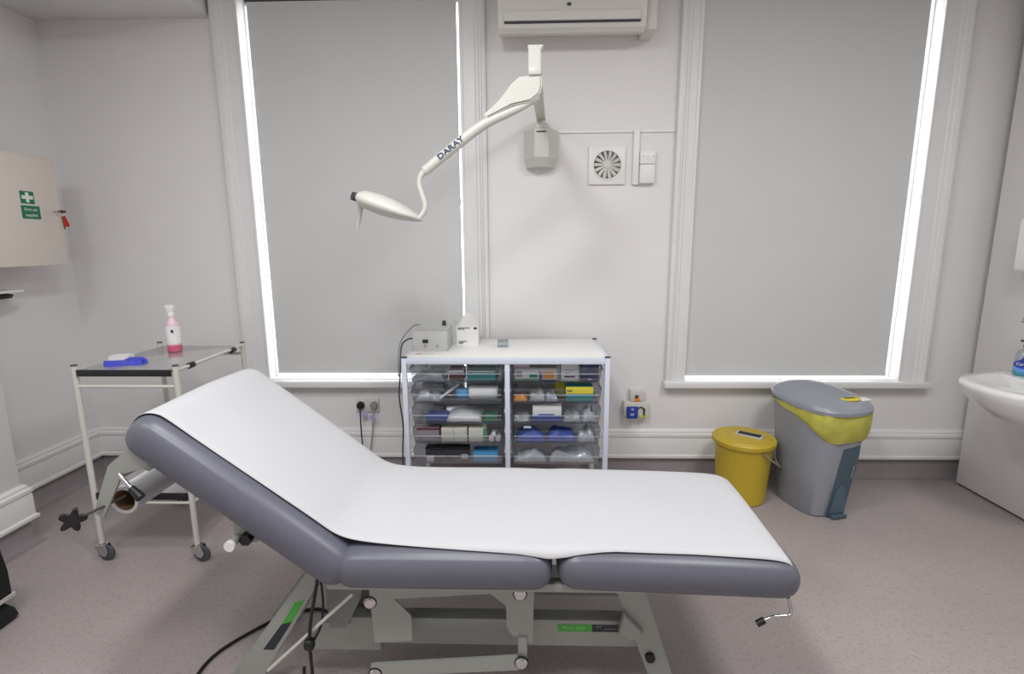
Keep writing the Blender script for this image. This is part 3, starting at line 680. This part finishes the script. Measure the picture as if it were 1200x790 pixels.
bm = B(); prism(bm, [(-2.556, 1.668), (-2.544, 1.666), (-2.526, 1.618), (-2.532, 1.606), (-2.552, 1.610)], 'y', 2.860, 2.865, .001); link('red_tag', bm, 'red', ky)
bm = B(); prism(bm, [(-2.572, 1.665), (-2.560, 1.665), (-2.556, 1.600), (-2.561, 1.594), (-2.566, 1.600)], 'y', 2.868, 2.870); link('spare_key', bm, mat('brass', (140, 120, 80), .35, metal=.7), ky)
sh = thing('wall_shelf', 'thin white shelf edge below the first aid cabinet', 'shelf', (-2.78, 2.6, 1.26))
bm = B(); box(bm, XL, -2.70, 2.40, 2.712, 1.262, 1.276, .002); link('shelf_board', bm, 'white', sh)
bm = B(); lathe(bm, [(.010, 0), (.05, .006), (.055, .022), (.03, .032)], (-2.745, 2.60, 1.2295), 20, sx=.8, sy=1.6); link('black_dispenser', bm, 'black', label='black oval object fixed under the white wall shelf', cat='dispenser')

# black equipment case, bottom left edge
bc = thing('equipment_case', 'black equipment case with a pale edge at the left edge of the floor', 'case', (-2.28, 1.80, 0))
bm = B(); prism(bm, [(-2.42, .10), (-2.118, .10), (-2.118, .20), (-2.135, .31), (-2.16, .33), (-2.42, .33)], 'y', 1.55, 1.86, .006); link('case_body', bm, 'black', bc)
bm = B(); prism(bm, [(-2.42, .083), (-2.114, .083), (-2.112, .099), (-2.42, .099)], 'y', 1.545, 1.865); link('pale_edge', bm, 'offwhite', bc)
bm = B(); prism(bm, [(-2.38, 0), (-2.10, 0), (-2.085, .02), (-2.10, .05), (-2.17, .078), (-2.38, .082)], 'y', 1.58, 1.84, .004); link('foot', bm, 'black', bc)

# ------------------------------------------------------------------ right side: panel, basin, soap
pn = B(); box(pn, 2.692, XR, 1.2, 3.118, .012, ZC, .003); 
pnl = link('boxed_panel', pn, 'panel', kind='structure'); pnl.name = 'wall_right_panel'
bm = B(); box(bm, 2.70, XR, 1.2, 3.11, 0, .012); struct('panel_shadow_strip', bm, 'darkgrey')  # dark strip standing in for the shadow line below the panel
ba = thing('wash_basin', 'white ceramic wash basin on the right wall panel', 'basin', (2.45, 2.45, .6))
bm = B(); NB = 40
def basin_ring(k, z, inset=0):
    r = []
    for j in range(NB):
        a = PI/2+PI*j/(NB-1)
        cx, sy = math.cos(a), math.sin(a)
        cx = -abs(cx)**.75; sy = math.copysign(abs(sy)**.85, sy)
        r.append(bm.verts.new((2.691+cx*(.560*k-inset), 2.44+sy*(.305*k-inset), z)))
    return r
lv = [(.28, .60), (.55, .615), (.75, .655), (.90, .715), (.97, .765), (1.0, .80), (1.0, .815), (.985, .822)]
R_ = [basin_ring(k, z) for k, z in lv]
R_.append(basin_ring(.985, .822, .045)); R_.append(basin_ring(.93, .812, .06)); R_.append(basin_ring(.75, .80, .06)); R_.append(basin_ring(.45, .79, .04))
for i in range(len(R_)-1):
    for j in range(NB-1): bm.faces.new((R_[i][j], R_[i][j+1], R_[i+1][j+1], R_[i+1][j]))
bm.faces.new(R_[0]); bm.faces.new(R_[-1][::-1])
link('basin_bowl', bm, 'ceramic', ba, sharp=60)
bm = B(); box(bm, 2.45, 2.691, 2.16, 2.725, .795, .8225, .006, 3); link('basin_ledge', bm, 'ceramic', ba)
bm = B(); box(bm, 2.645, 2.691, 2.42, 2.52, .90, .99, .01); tube(bm, [(2.66, 2.47, .985), (2.55, 2.47, 1.01), (2.50, 2.47, .99)], .011, 12, smooth=4); tube(bm, [(2.66, 2.50, .98), (2.62, 2.62, 1.08), (2.565, 2.725, 1.094)], [.010, .010, .013], 12, smooth=4); link('tap', bm, 'chrome', ba)
so2 = thing('soap_bottle', 'clear teal hand soap bottle with a blue oval label on the basin', 'bottle', (2.535, 2.645, .823))
bm = B(); lathe(bm, [(.040, 0), (.046, .005), (.0465, .022)], (2.535, 2.645, .8235), 28, sx=1.0, sy=.75); link('teal_soap', bm, 'soapteal', so2)
bm = B(); lathe(bm, [(.0465, .0225), (.047, .06), (.044, .10), (.034, .125), (.016, .137), (.014, .145)], (2.535, 2.645, .8235), 28, sx=1.0, sy=.75); link('bottle_body', bm, 'soapclear', so2)
bm = B(); lathe(bm, [(.016, .145), (.016, .155), (.005, .158), (.005, .175)], (2.535, 2.645, .8235), 16); box(bm, 2.50, 2.54, 2.639, 2.651, .996, 1.006, .002); link('pump', bm, 'darkgrey', so2)
# oval label facing the room
ld = Vector((-.72, -.69, 0)); lc = Vector((2.535, 2.645, .885))+Vector((ld.x*.0475, ld.y*.0385, 0))
lm = frame_to(lc, (.69, -.72, 0), (0, 0, 1))
bm = B(); pts = [(.034*math.cos(i*PI/12), .022*math.sin(i*PI/12)) for i in range(24)]; prism(bm, pts, 'z', 0, .0012); prism(bm, [(-.014, .018), (.014, .018), (0, .038)], 'z', 0, .0012); bm.transform(lm); link('oval_label', bm, mat('blue_label', (40, 60, 150), .4), so2)
bm = B(); prism(bm, [(.036*math.cos(i*PI/12), .016+.026*math.sin(i*PI/12)-.032) for i in range(12, 25)], 'z', -.0006, .0006); bm.transform(lm); link('pale_label', bm, mat('sky_label', (100, 150, 220), .4), so2)
tmx = lm @ Matrix.Translation((0, 0, .0016)); text('lettering', 'Carex', .020, tmx, 'white', so2, depth=.0003)
dp = thing('towel_dispenser', 'white dispenser fixed on the right panel above the basin', 'dispenser', (2.63, 2.5, 1.2))
bm = B(); prism(bm, [(2.692, 1.33), (2.585, 1.345), (2.575, 1.36), (2.575, 1.60), (2.60, 1.63), (2.692, 1.63)], 'y', 2.50, 2.845, .01); link('dispenser_body', bm, 'white', dp)

# ------------------------------------------------------------------ sharps bin
sb_ = thing('sharps_bin', 'mustard yellow round bin with a slotted lid and wire handle', 'bin', (1.276, 2.93, 0))
bm = B(); lathe(bm, [(.120, 0), (.136, .006), (.140, .05), (.158, .345), (.160, .350)], (1.276, 2.93, 0), 48); link('bin_body', bm, 'mustard', sb_)
bm = B(); lathe(bm, [(.161, .346), (.172, .346), (.176, .352), (.176, .372), (.170, .379), (.150, .376), (.146, .381), (.02, .383)], (1.276, 2.93, 0), 48); ld_ = link('lid', bm, 'mustard', sb_)
m_ = Matrix.Translation((1.31, 2.935, .3835)) @ Matrix.Rotation(math.radians(-38), 4, 'Z')
bm = B(); box(bm, -.075, .075, -.036, .036, -.002, .006, .003, 2, m_); link('slot_surround', bm, 'greyb', ld_)
bm = B(); box(bm, -.062, .062, -.024, .024, .0062, .0075, 0, 2, m_); link('slot', bm, 'black', ld_)
bm = B()
def hp(a, dz, rr): return (1.276+rr*math.cos(a), 2.93+rr*math.sin(a), dz)
tube(bm, [hp(math.radians(-72), .335, .168), hp(math.radians(-60), .30, .178), hp(math.radians(-40), .255, .190), hp(math.radians(-22), .222, .200), hp(math.radians(-8), .215, .200), hp(math.radians(-2), .24, .19), hp(math.radians(0), .31, .174)], .006, 10, smooth=5)
link('handle', bm, mat('greige_handle', (150, 140, 126), .5), sb_)

# ------------------------------------------------------------------ pedal bin
YW = math.radians(14)
pb = thing('pedal_bin', 'tall grey pedal bin with a yellow liner folded over its rim', 'bin', (1.645, 2.85, 0), YW)
def loft(rings, n=44, power=3.2, cap=True):
    bm = B(); RR = []
    for (cx, cy, a, b_, z, tilt) in rings:
        r = []
        for j in range(n):
            t = 2*PI*j/n; c, s = math.cos(t), math.sin(t)
            c = math.copysign(abs(c)**(2/power), c); s = math.copysign(abs(s)**(2/power), s)
            r.append(bm.verts.new((cx+a*c, cy+b_*s, z+tilt*s)))
        RR.append(r)
    for i in range(len(RR)-1):
        for j in range(n): bm.faces.new((RR[i][j], RR[i][(j+1) % n], RR[i+1][(j+1) % n], RR[i+1][j]))
    if cap: bm.faces.new(RR[0][::-1]); bm.faces.new(RR[-1])
    return bm
bm = loft([(0, .01, .120, .155, 0, 0), (0, .01, .128, .165, .01, 0), (0, .005, .150, .190, .25, 0), (0, 0, .178, .215, .50, 0), (0, 0, .190, .226, .615, 0)])
link('bin_body', bm, 'bin', pb, local=True)
bm = loft([(0, 0, .196, .236, .615, .012), (0, 0, .208, .250, .622, .012), (0, 0, .210, .252, .640, .012), (0, 0, .200, .240, .658, .012), (0, .01, .160, .195, .676, .012), (0, .02, .09, .11, .688, .010), (0, .02, .02, .03, .691, .005)], power=2.6)
lid = link('lid', bm, 'binlid', pb, local=True)
bm = B(); lathe(bm, [(.052, 0), (.052, .004), (.046, .005)], (.06, -.135, .668), 28, sx=1.1, sy=.8, mx=None); link('yellow_ring', bm, 'yellow', lid, local=True)
bm = B(); box(bm, .028, .092, -.142, -.126, .6735, .6745, 0, 2); link('handle_slot', bm, 'ink', lid, local=True)
bm = B(); box(bm, .105, .175, -.165, -.115, .655, .667, .006, 3); link('white_catch', bm, 'white', lid, local=True)
# liner: skirt over the rim, long over the front, short at the back-left
bm = B(); n = 60; RR = []
rr = random.Random(4); ph = [rr.uniform(0, 6) for _ in range(4)]
for k in range(9):
    f = k/8; r = []
    for j in range(n):
        t = 2*PI*j/n; c, s = math.cos(t), math.sin(t)
        c2 = math.copysign(abs(c)**(2/3.0), c); s2 = math.copysign(abs(s)**(2/3.0), s)
        front = max(0, min(1, (.62+ .42*c - .62*s)))**1.1       # drop grows toward front-right
        drop = .016+.150*front
        z = .618-drop*f
        z0s = z/.615
        a_ = .128+(.190-.128)*min(1, max(0, (z)/.615)); b2 = .165+(.226-.165)*min(1, max(0, z/.615))
        bulge = .010+.010*math.sin(f*PI)*front+.003*math.sin(9*t+ph[0]+3*f)+.002*math.sin(17*t+ph[1])
        if f > .93: bulge -= .004
        r.append(bm.verts.new(((a_+bulge)*c2, (b2+bulge)*s2, z)))
    RR.append(r)
for i in range(8):
    for j in range(n): bm.faces.new((RR[i][j], RR[i+1][j], RR[i+1][(j+1) % n], RR[i][(j+1) % n]))
bmesh.ops.solidify(bm, geom=bm.faces[:], thickness=.0012)
link('liner', bm, 'bag', pb, local=True, sharp=80)
# pedal recess on the front
bm = B()
pts = [(-.034, .004), (.070, .004), (.094, .36), (.090, .425), (-.012, .415), (-.018, .36)]
A = [bm.verts.new((x, -.163-.104*z, z)) for x, z in pts]; C = [bm.verts.new((x, -.12-.1*z, z)) for x, z in pts]
bm.faces.new(A); bm.faces.new(C[::-1])
for i in range(6): bm.faces.new((A[i], C[i], C[(i+1) % 6], A[(i+1) % 6]))
link('pedal_recess', bm, 'bindark', pb, local=True)
bm = B(); prism(bm, [(-.026, .028), (.068, .028), (.070, .10), (.045, .17), (.020, .20), (-.005, .17), (-.020, .10)], 'y', -.0045, .004, .002); bm.transform(Matrix.Translation((0, -.166, 0)) @ Matrix.Rotation(math.radians(6), 4, 'X')); link('pedal_arm', bm, mat('slate_gloss', (88, 108, 120), .3), pb, local=True)
bm = B(); box(bm, -.022, .068, -.196, -.160, .004, .026, .006, 2); link('foot_pedal', bm, 'bindark', pb, local=True)
bm = B(); prism(bm, [(-.194, .24), (-.190, .24), (-.198, .31), (-.202, .31)], 'x', .066, .072); link('recess_sticker', bm, 'greyink', pb, local=True)

# ------------------------------------------------------------------ examination couch
ct = thing('examination_couch', 'grey upholstered adjustable examination couch with raised backrest', 'examination couch', (-.10, 1.68, 0))
def cushion(L, W, H, r, bulge=.012, seg=5):
    """rounded upholstered pad; x 0..L, y -W/2..W/2, z 0..H"""
    bm = B(); nx, ny, nz = 24, 16, 8
    def coord(i, n, Lh):  # concentrate samples near ends
        t = i/n; return (0.5-0.5*math.cos(PI*t))
    def rp(p):
        # project box point to rounded box
        c = Vector((min(max(p.x, r*1.15), L-r*1.15), min(max(p.y, -W/2+r*1.0), W/2-r*1.0), min(max(p.z, H*.5-(H*.5-min(r, H*.5))), H-min(r, H*.5)-1e-4)))
        d = p-c
        if d.length < 1e-9: return p
        # superelliptic rounding
        e = 2.3
        nx_ = abs(d.x/(r*1.15))**e+abs(d.y/r)**e+abs(d.z/min(r, H*.5))**e
        k = nx_**(1/e)
        q = c+d/k if k > 1e-6 else p
        s = (4*(q.x/L)*(1-q.x/L))**.5*(max(0, 1-(2*q.y/W)**2))**.5 if 0 < q.x < L else 0
        if q.z > H*.5: q = q+Vector((0, 0, bulge*s*(q.z/H*2-1)))
        return q
    vm = {}
    def V(i, j, k):
        key = (i, j, k)
        if key not in vm:
            vm[key] = bm.verts.new(rp(Vector((coord(i, nx, L)*L, -W/2+coord(j, ny, W)*W, k/nz*H))))
        return vm[key]
    for i in range(nx):
        for j in range(ny):
            bm.faces.new((V(i, j, 0), V(i, j+1, 0), V(i+1, j+1, 0), V(i+1, j, 0))); bm.faces.new((V(i, j, nz), V(i+1, j, nz), V(i+1, j+1, nz), V(i, j+1, nz)))
    for i in range(nx):
        for k in range(nz):
            bm.faces.new((V(i, 0, k), V(i+1, 0, k), V(i+1, 0, k+1), V(i, 0, k+1))); bm.faces.new((V(i, ny, k), V(i, ny, k+1), V(i+1, ny, k+1), V(i+1, ny, k)))
    for j in range(ny):
        for k in range(nz):
            bm.faces.new((V(0, j, k), V(0, j, k+1), V(0, j+1, k+1), V(0, j+1, k))); bm.faces.new((V(nx, j, k), V(nx, j+1, k), V(nx, j+1, k+1), V(nx, j, k+1)))
    return bm
YC, CW = 1.68, .65
bm = cushion(.655, CW, .120, .060); bm.transform(Matrix.Translation((-.578, YC, .481))); link('seat_cushion', bm, 'vinyl', ct, sharp=180)
bm = cushion(.715, CW, .118, .060); bm.transform(Matrix.Translation((.088, YC, .487)) @ Matrix.Rotation(math.radians(2.0), 4, 'Y')); link('foot_cushion', bm, 'vinyl', ct, sharp=180)
TH = math.radians(38.0)
Mb = Matrix.Translation((-.575, YC, .464)) @ Matrix.Rotation(PI, 4, 'Z') @ Matrix.Rotation(-TH, 4, 'Y')
bm = cushion(.775, CW, .125, .062); bm.transform(Mb); link('backrest_cushion', bm, 'vinyl', ct, sharp=180)

# frame: near side carcass, beams, links
F = ct
YN = 1.47
bm = B(); prism(bm, [(-.500, .445), (.020, .455), (.020, .418), (-.115, .408), (-.425, .386), (-.372, .325), (-.372, .235), (-.495, .225), (-.503, .40)], 'y', YN, YN+.006); link('side_plate', bm, 'frame', F)
bm = B(); prism(bm, [(-.115, .408), (.022, .418), (.018, .232), (-.004, .232), (-.012, .255), (-.046, .258), (-.066, .29), (-.066, .365)], 'y', YN+.0002, YN+.0058); link('link_plate', bm, 'frame', F)
bm = B(); prism(bm, [(-.500, .445), (.020, .455), (.020, .418), (-.115, .408), (-.425, .386), (-.372, .325), (-.372, .235), (-.495, .225), (-.503, .40)], 'y', 1.88, 1.886); link('side_plate', bm, 'frame', F)
bm = B(); box(bm, -.62, .74, 1.42, 1.455, .452, .481, .004); link('deck_rail', bm, 'frame', F)
bm = B(); box(bm, -.62, .74, 1.905, 1.94, .452, .481, .004); link('deck_rail', bm, 'frame', F)
bm = B(); box(bm, -.60, .38, 1.545, 1.60, .158, .258, .006); bmm = link('base_beam', bm, 'frame', F)
bm = B(); box(bm, -.60, .38, 1.80, 1.855, .158, .258, .006); link('base_beam', bm, 'frame', F)
bm = B(); prism(bm, [(-.505, .118), (-.505, .165), (-.03, .205), (-.018, .165), (-.03, .150)], 'y', YN-.022, YN-.012, .002); link('lower_link', bm, 'frame', F)
bm = B(); prism(bm, [(-.03, .16), (.0, .16), (.0, .26), (-.028, .26)], 'y', YN-.011, YN-.001, .001); link('upper_link', bm, 'frame', F)
for x, z, yy in ((-.503, .372, YN), (-.022, .408, YN), (-.492, .130, YN-.022), (-.018, .180, YN-.022)):
    bm = B(); lathe(bm, [(.020, 0), (.020, .004), (.015, .009), (.004, .010)], n=20, mx=frame_to((x, yy, z), (1, 0, 0), (0, 0, 1))); bo = link('bolt', bm, 'chrome', F)
    bm = B(); lathe(bm, [(.023, -.002), (.023, .001)], n=20, mx=frame_to((x, yy, z), (1, 0, 0), (0, 0, 1))); link('washer', bm, 'black', bo)
# legs
def slab_leg(xt0, xt1, zt, xb0, xb1, y0, y1, name='leg'):
    bm = B(); prism(bm, [(xt0, zt), (xt1, zt), (xb1, 0.02), (xb0, 0.02)], 'y', y0, y1, .003); o = link(name, bm, 'frame', F)
    bm = B(); xm = (xb0+xb1)/2; box(bm, xm-.04, xm+.04, (y0+y1)/2-.02, (y0+y1)/2+.02, 0, .0195, .003); link('foot_pad', bm, 'rubber', o)
    return o
slab_leg(.262, .362, .46, .425, .505, 1.53, 1.575)
slab_leg(.262, .362, .46, .425, .505, 1.83, 1.875)
lg1 = slab_leg(-.715, -.655, .455, -1.035, -.915, 1.50, 1.53)
slab_leg(-.715, -.655, .455, -1.035, -.915, 1.83, 1.86)
bm = B(); prism(bm, [(.315, .315), (.345, .28), (.382, .242), (.342, .215), (.30, .24)], 'y', 1.505, 1.529, .003); link('gusset', bm, 'frame', F)
bm = B(); cyl(bm, (.41, 1.516, .14), (.41, 1.53, .14), .016, 16); link('leg_bolt', bm, 'black', F)
bm = B(); tube(bm, [(-.545, 1.44, .425), (-.85, 1.46, .125)], .0055, 10); link('release_rod', bm, 'cream', F)
bm = B(); box(bm, -.66, -.53, 1.62, 1.80, .20, .47, .006); link('actuator_housing', bm, 'plate', F)
bm = B(); prism(bm, [(-.66, .47), (-.52, .47), (-.545, .36), (-.60, .25), (-.655, .25)], 'y', 1.505, 1.515); link('hinge_plate', bm, 'plate', F)
bm = B(); prism(bm, [(-.70, .235), (-.50, .235), (-.50, .125), (-.76, .125)], 'y', 1.55, 1.59, .004); link('cross_plate', bm, 'frame', F)
bm = B(); box(bm, -.97, .50, 1.60, 1.80, .03, .075, .006) if False else box(bm, -.46, -.30, 1.66, 1.72, .33, .37, .01); tube(bm, [(-.40, 1.69, .35), (-.22, 1.69, .36)], .014, 12); link('gas_strut', bm, 'black', F)
bm = B(); box(bm, -.26, -.20, 1.66, 1.72, .32, .40, .008); link('strut_bracket', bm, 'plate', F)
# far side scissor pieces seen under the deck
bm = B(); tube(bm, [(.28, 1.72, .46), (.30, 1.72, .39), (.31, 1.72, .29)], .012, 8); link('cable_gland', bm, 'black', F)
# stickers
def sticker(poly, y, m, name='sticker'):
    bm = B(); prism(bm, poly, 'y', y-.0012, y); return link(name, bm, m, F)
yb = 1.545
sticker([(.103, .216), (.218, .216), (.218, .243), (.103, .243)], yb, 'green'); sticker([(.218, .216), (.352, .216), (.352, .243), (.218, .243)], yb, 'ink')
T = Matrix(((1, 0, 0, .157), (0, 0, -1, yb-.0014), (0, 1, 0, .230), (0, 0, 0, 1)))
text('lettering', 'Plinth 2000', .017, T, 'lgreen', F, depth=.0003)
T = Matrix(((1, 0, 0, .240), (0, 0, -1, yb-.0014), (0, 1, 0, .236), (0, 0, 0, 1)))
text('lettering', '503', .012, T, 'greyink', F, depth=.0003)
T = Matrix(((1, 0, 0, .290), (0, 0, -1, yb-.0014), (0, 1, 0, .228), (0, 0, 0, 1)))
text('lettering', 'Examination couch', .008, T, 'greyink', F, depth=.0002)
sticker([(-.762, .345), (-.728, .357), (-.776, .275), (-.812, .265)], 1.50, 'green'); sticker([(-.812, .265), (-.776, .275), (-.846, .168), (-.883, .168)], 1.50, 'ink')
# foot-end handle
bm = B(); tube(bm, [(.765, 1.38, .475), (.772, 1.372, .440), (.765, 1.37, .425), (.72, 1.37, .420), (.690, 1.37, .405)], .005, 10, smooth=5); hn = link('foot_handle', bm, 'chrome', F)
bm = B(); tube(bm, [(.697, 1.37, .409), (.675, 1.37, .395)], .010, 12); link('grip', bm, 'black', hn)
# head-end paper roll bracket (two arms), knobs, lever
for yy, nm in ((1.395, 1), (1.965, 0)):
    bm = B(); prism(bm, [(-1.115, .905), (-1.155, .925), (-1.225, .868), (-1.29, .718), (-1.262, .700), (-1.185, .842), (-1.10, .868)], 'y', yy-.004, yy+.004, .001); link('roll_bracket', bm, 'frame', F)
bm = B(); box(bm, -1.16, -1.10, 1.40, 1.96, .862, .884, .003, 2, Matrix.Translation((-1.13, 0, .873)) @ Matrix.Rotation(TH, 4, 'Y') @ Matrix.Translation((1.13, 0, -.873))); link('bracket_bar', bm, 'frame', F)
bm = B(); tube(bm, [(-1.306, 1.345, .722), (-1.262, 1.385, .738), (-1.215, 1.43, .756)], .004, 8); link('clamp_screw', bm, 'darkgrey', F)
kn = frame_to((-1.312, 1.345, .722), (.8, .6, 0), (0, 0, 1))
bm = B(); st = []
for i in range(40):
    a = 2*PI*i/40; rr_ = .026+.009*math.cos(5*a); st.append((rr_*math.cos(a), rr_*math.sin(a)))
prism(bm, st, 'z', -.012, .012, .003); bm.transform(kn); link('star_knob', bm, 'black', F)
bm = B(); tube(bm, [(-1.19, 1.385, .845), (-1.135, 1.37, .795)], .006, 10); lv_ = link('lever', bm, 'chrome', F)
bm = B(); tube(bm, [(-1.150, 1.374, .808), (-1.118, 1.366, .782)], [.010, .014], 12); link('grip', bm, 'black', lv_)
bm = B(); cyl(bm, (-.872, 1.37, .632), (-.872, 1.95, .632), .013, 14); tb2 = link('cross_tube', bm, 'frame', F)
bm = B(); cyl(bm, (-.872, 1.36, .632), (-.872, 1.372, .632), .016, 14); link('tube_cap', bm, 'white', F)
bm = B(); cyl(bm, (-.838, 1.385, .637), (-.838, 1.41, .637), .019, 6); link('hex_knob', bm, 'black', F)
bm = B(); box(bm, -.885, -.815, 1.412, 1.424, .615, .675, .002); link('tube_bracket', bm, 'frame', F)
# power lead hanging under the couch
bm = B(); tube(bm, [(-.650, 1.44, .49), (-.665, 1.44, .42), (-.685, 1.44, .33), (-.695, 1.44, .25), (-.695, 1.44, .12), (-.70, 1.44, .02), (-.74, 1.46, .008), (-.80, 1.60, .008)], .0055, 10, smooth=5); link('handset_cable', bm, 'black', F)
bm = B(); box(bm, -.712, -.68, 1.425, 1.455, .225, .262, .01, 3); link('cable_clip', bm, 'black', F)
bm = B(); tube(bm, [(-.650, 1.455, .47), (-.648, 1.455, .38), (-.66, 1.455, .30), (-.685, 1.45, .25)], .004, 8, smooth=5); link('handset_cable', bm, 'black', F)
bm = B(); tube(bm, [(-.62, 1.70, .0065), (-.72, 1.80, .0065), (-.85, 1.90, .0065), (-.98, 1.87, .0065), (-1.09, 1.76, .0065), (-1.16, 1.64, .0065), (-1.16, 1.50, .0065), (-1.13, 1.38, .0065)], .006, 10, smooth=8); link('power_cord', bm, 'black', F)

# paper roll
pr = thing('paper_roll', 'white couch paper roll with a brown hollow core under the backrest', 'paper roll', (-1.225, 1.67, .70))
def tubeshell(bm, p, q, r0, r1, n=32):
    L_ = (Vector(q)-Vector(p)).length
    lathe(bm, [(r0, 0), (r1, 0), (r1, L_), (r0, L_), (r0, 0)], n=n, cap=False, mx=frame_to(q, (1, 0, 0), (0, 0, 1)))
bm = B(); tubeshell(bm, (-1.220, 1.425, .742), (-1.220, 1.93, .742), .034, .043); link('paper_winding', bm, 'paper', pr)
bm = B(); tubeshell(bm, (-1.220, 1.427, .742), (-1.220, 1.928, .742), .031, .0338); link('core', bm, 'kraft', pr)

# paper sheet laid along the couch
def top_profile():
    pts = []
    n = Vector((math.sin(TH), math.cos(TH)))      # outward normal of the backrest (x,z)
    dirb = Vector((-math.cos(TH), math.sin(TH)))
    base = Vector((-.575, .464))+n*(.125+.0155)
    # over the head end
    e = base+dirb*.755-n*.062
    for a in (100, 75, 50, 25, 0):
        r = .0665; ang = math.radians(a)
        pts.append(base+dirb*(.775-.066)-n*.066+dirb*math.sin(ang)*r*1.08+n*math.cos(ang)*r)
    for s in (.62, .5, .4, .3, .2, .13): pts.append(base+dirb*s)
    for q in ((-.545, .6345), (-.49, .6255), (-.42, .621), (-.35, .619), (-.28, .618), (-.18, .617), (-.05, .616), (.04, .6145), (.09, .6135), (.16, .6165), (.30, .6135), (.45, .6085), (.60, .6025), (.70, .598), (.755, .591), (.790, .579), (.806, .563), (.812, .553)): pts.append(Vector(q))
    return pts
TP = top_profile()
# densify
def dens(P, k):
    out = []
    for i in range(len(P)-1):
        p0, p1, p2, p3 = P[max(i-1, 0)], P[i], P[i+1], P[min(i+2, len(P)-1)]
        for s in range(k):
            t = s/k; out.append(.5*((2*p1)+(p2-p0)*t+(2*p0-5*p1+4*p2-p3)*t*t+(-p0+3*p1-3*p2+p3)*t**3))
    out.append(P[-1]); return out
TP = dens(TP, 4)
bm = B(); NT = 26; rows = []
LT = len(TP)
def interp(tab, x):
    for (a, va), (b_, vb) in zip(tab, tab[1:]):
        if x <= b_: return va+(vb-va)*max(0, (x-a))/(b_-a)
    return tab[-1][1]
near = [(-1.3, 1.405), (-1.0, 1.412), (-.6, 1.418), (-.45, 1.41), (-.2, 1.395), (-.02, 1.385), (.06, 1.377), (.12, 1.380), (.25, 1.395), (.5, 1.398), (.7, 1.392), (.8, 1.388)]
far = [(-1.3, 1.965), (-1.0, 1.985), (-.5, 1.99), (0, 1.99), (.75, 1.985), (.79, 1.965), (.82, 1.90)]
arc = 0
for i, p in enumerate(TP):
    yn, yf = interp(near, p.x), interp(far, p.x)
    row = []
    for j in range(NT+1):
        y = yn+(yf-yn)*j/NT
        # follow the pad's rounded long edges
        d_ = min(y-(YC-CW/2), (YC+CW/2)-y); dz = 0
        if d_ < .058: dz = -.05*((.058-d_)/.058)**2.3
        c_ = 1-(2*(y-YC)/CW)**2
        k_ = 1-.34*(1-j/NT)*(p.x > .7)
        px_ = p.x if p.x <= .7 else .7+(p.x-.7)*k_
        if p.x > .7: dz += (.598-p.y)*(1-k_**2)
        row.append(bm.verts.new((px_, y, p.y+dz+.0015*math.sin(p.x*9+y*14)-(.006*(1-max(0, c_))**1))))
    rows.append(row)
for i in range(LT-1):
    for j in range(NT): bm.faces.new((rows[i][j], rows[i+1][j], rows[i+1][j+1], rows[i][j+1]))
ps = link('couch_paper', bm, 'paper', label='long white paper sheet laid over the grey couch', cat='paper sheet', sharp=180)
md = ps.modifiers.new('thickness', 'SOLIDIFY'); md.thickness = .0012; md.offset = 1
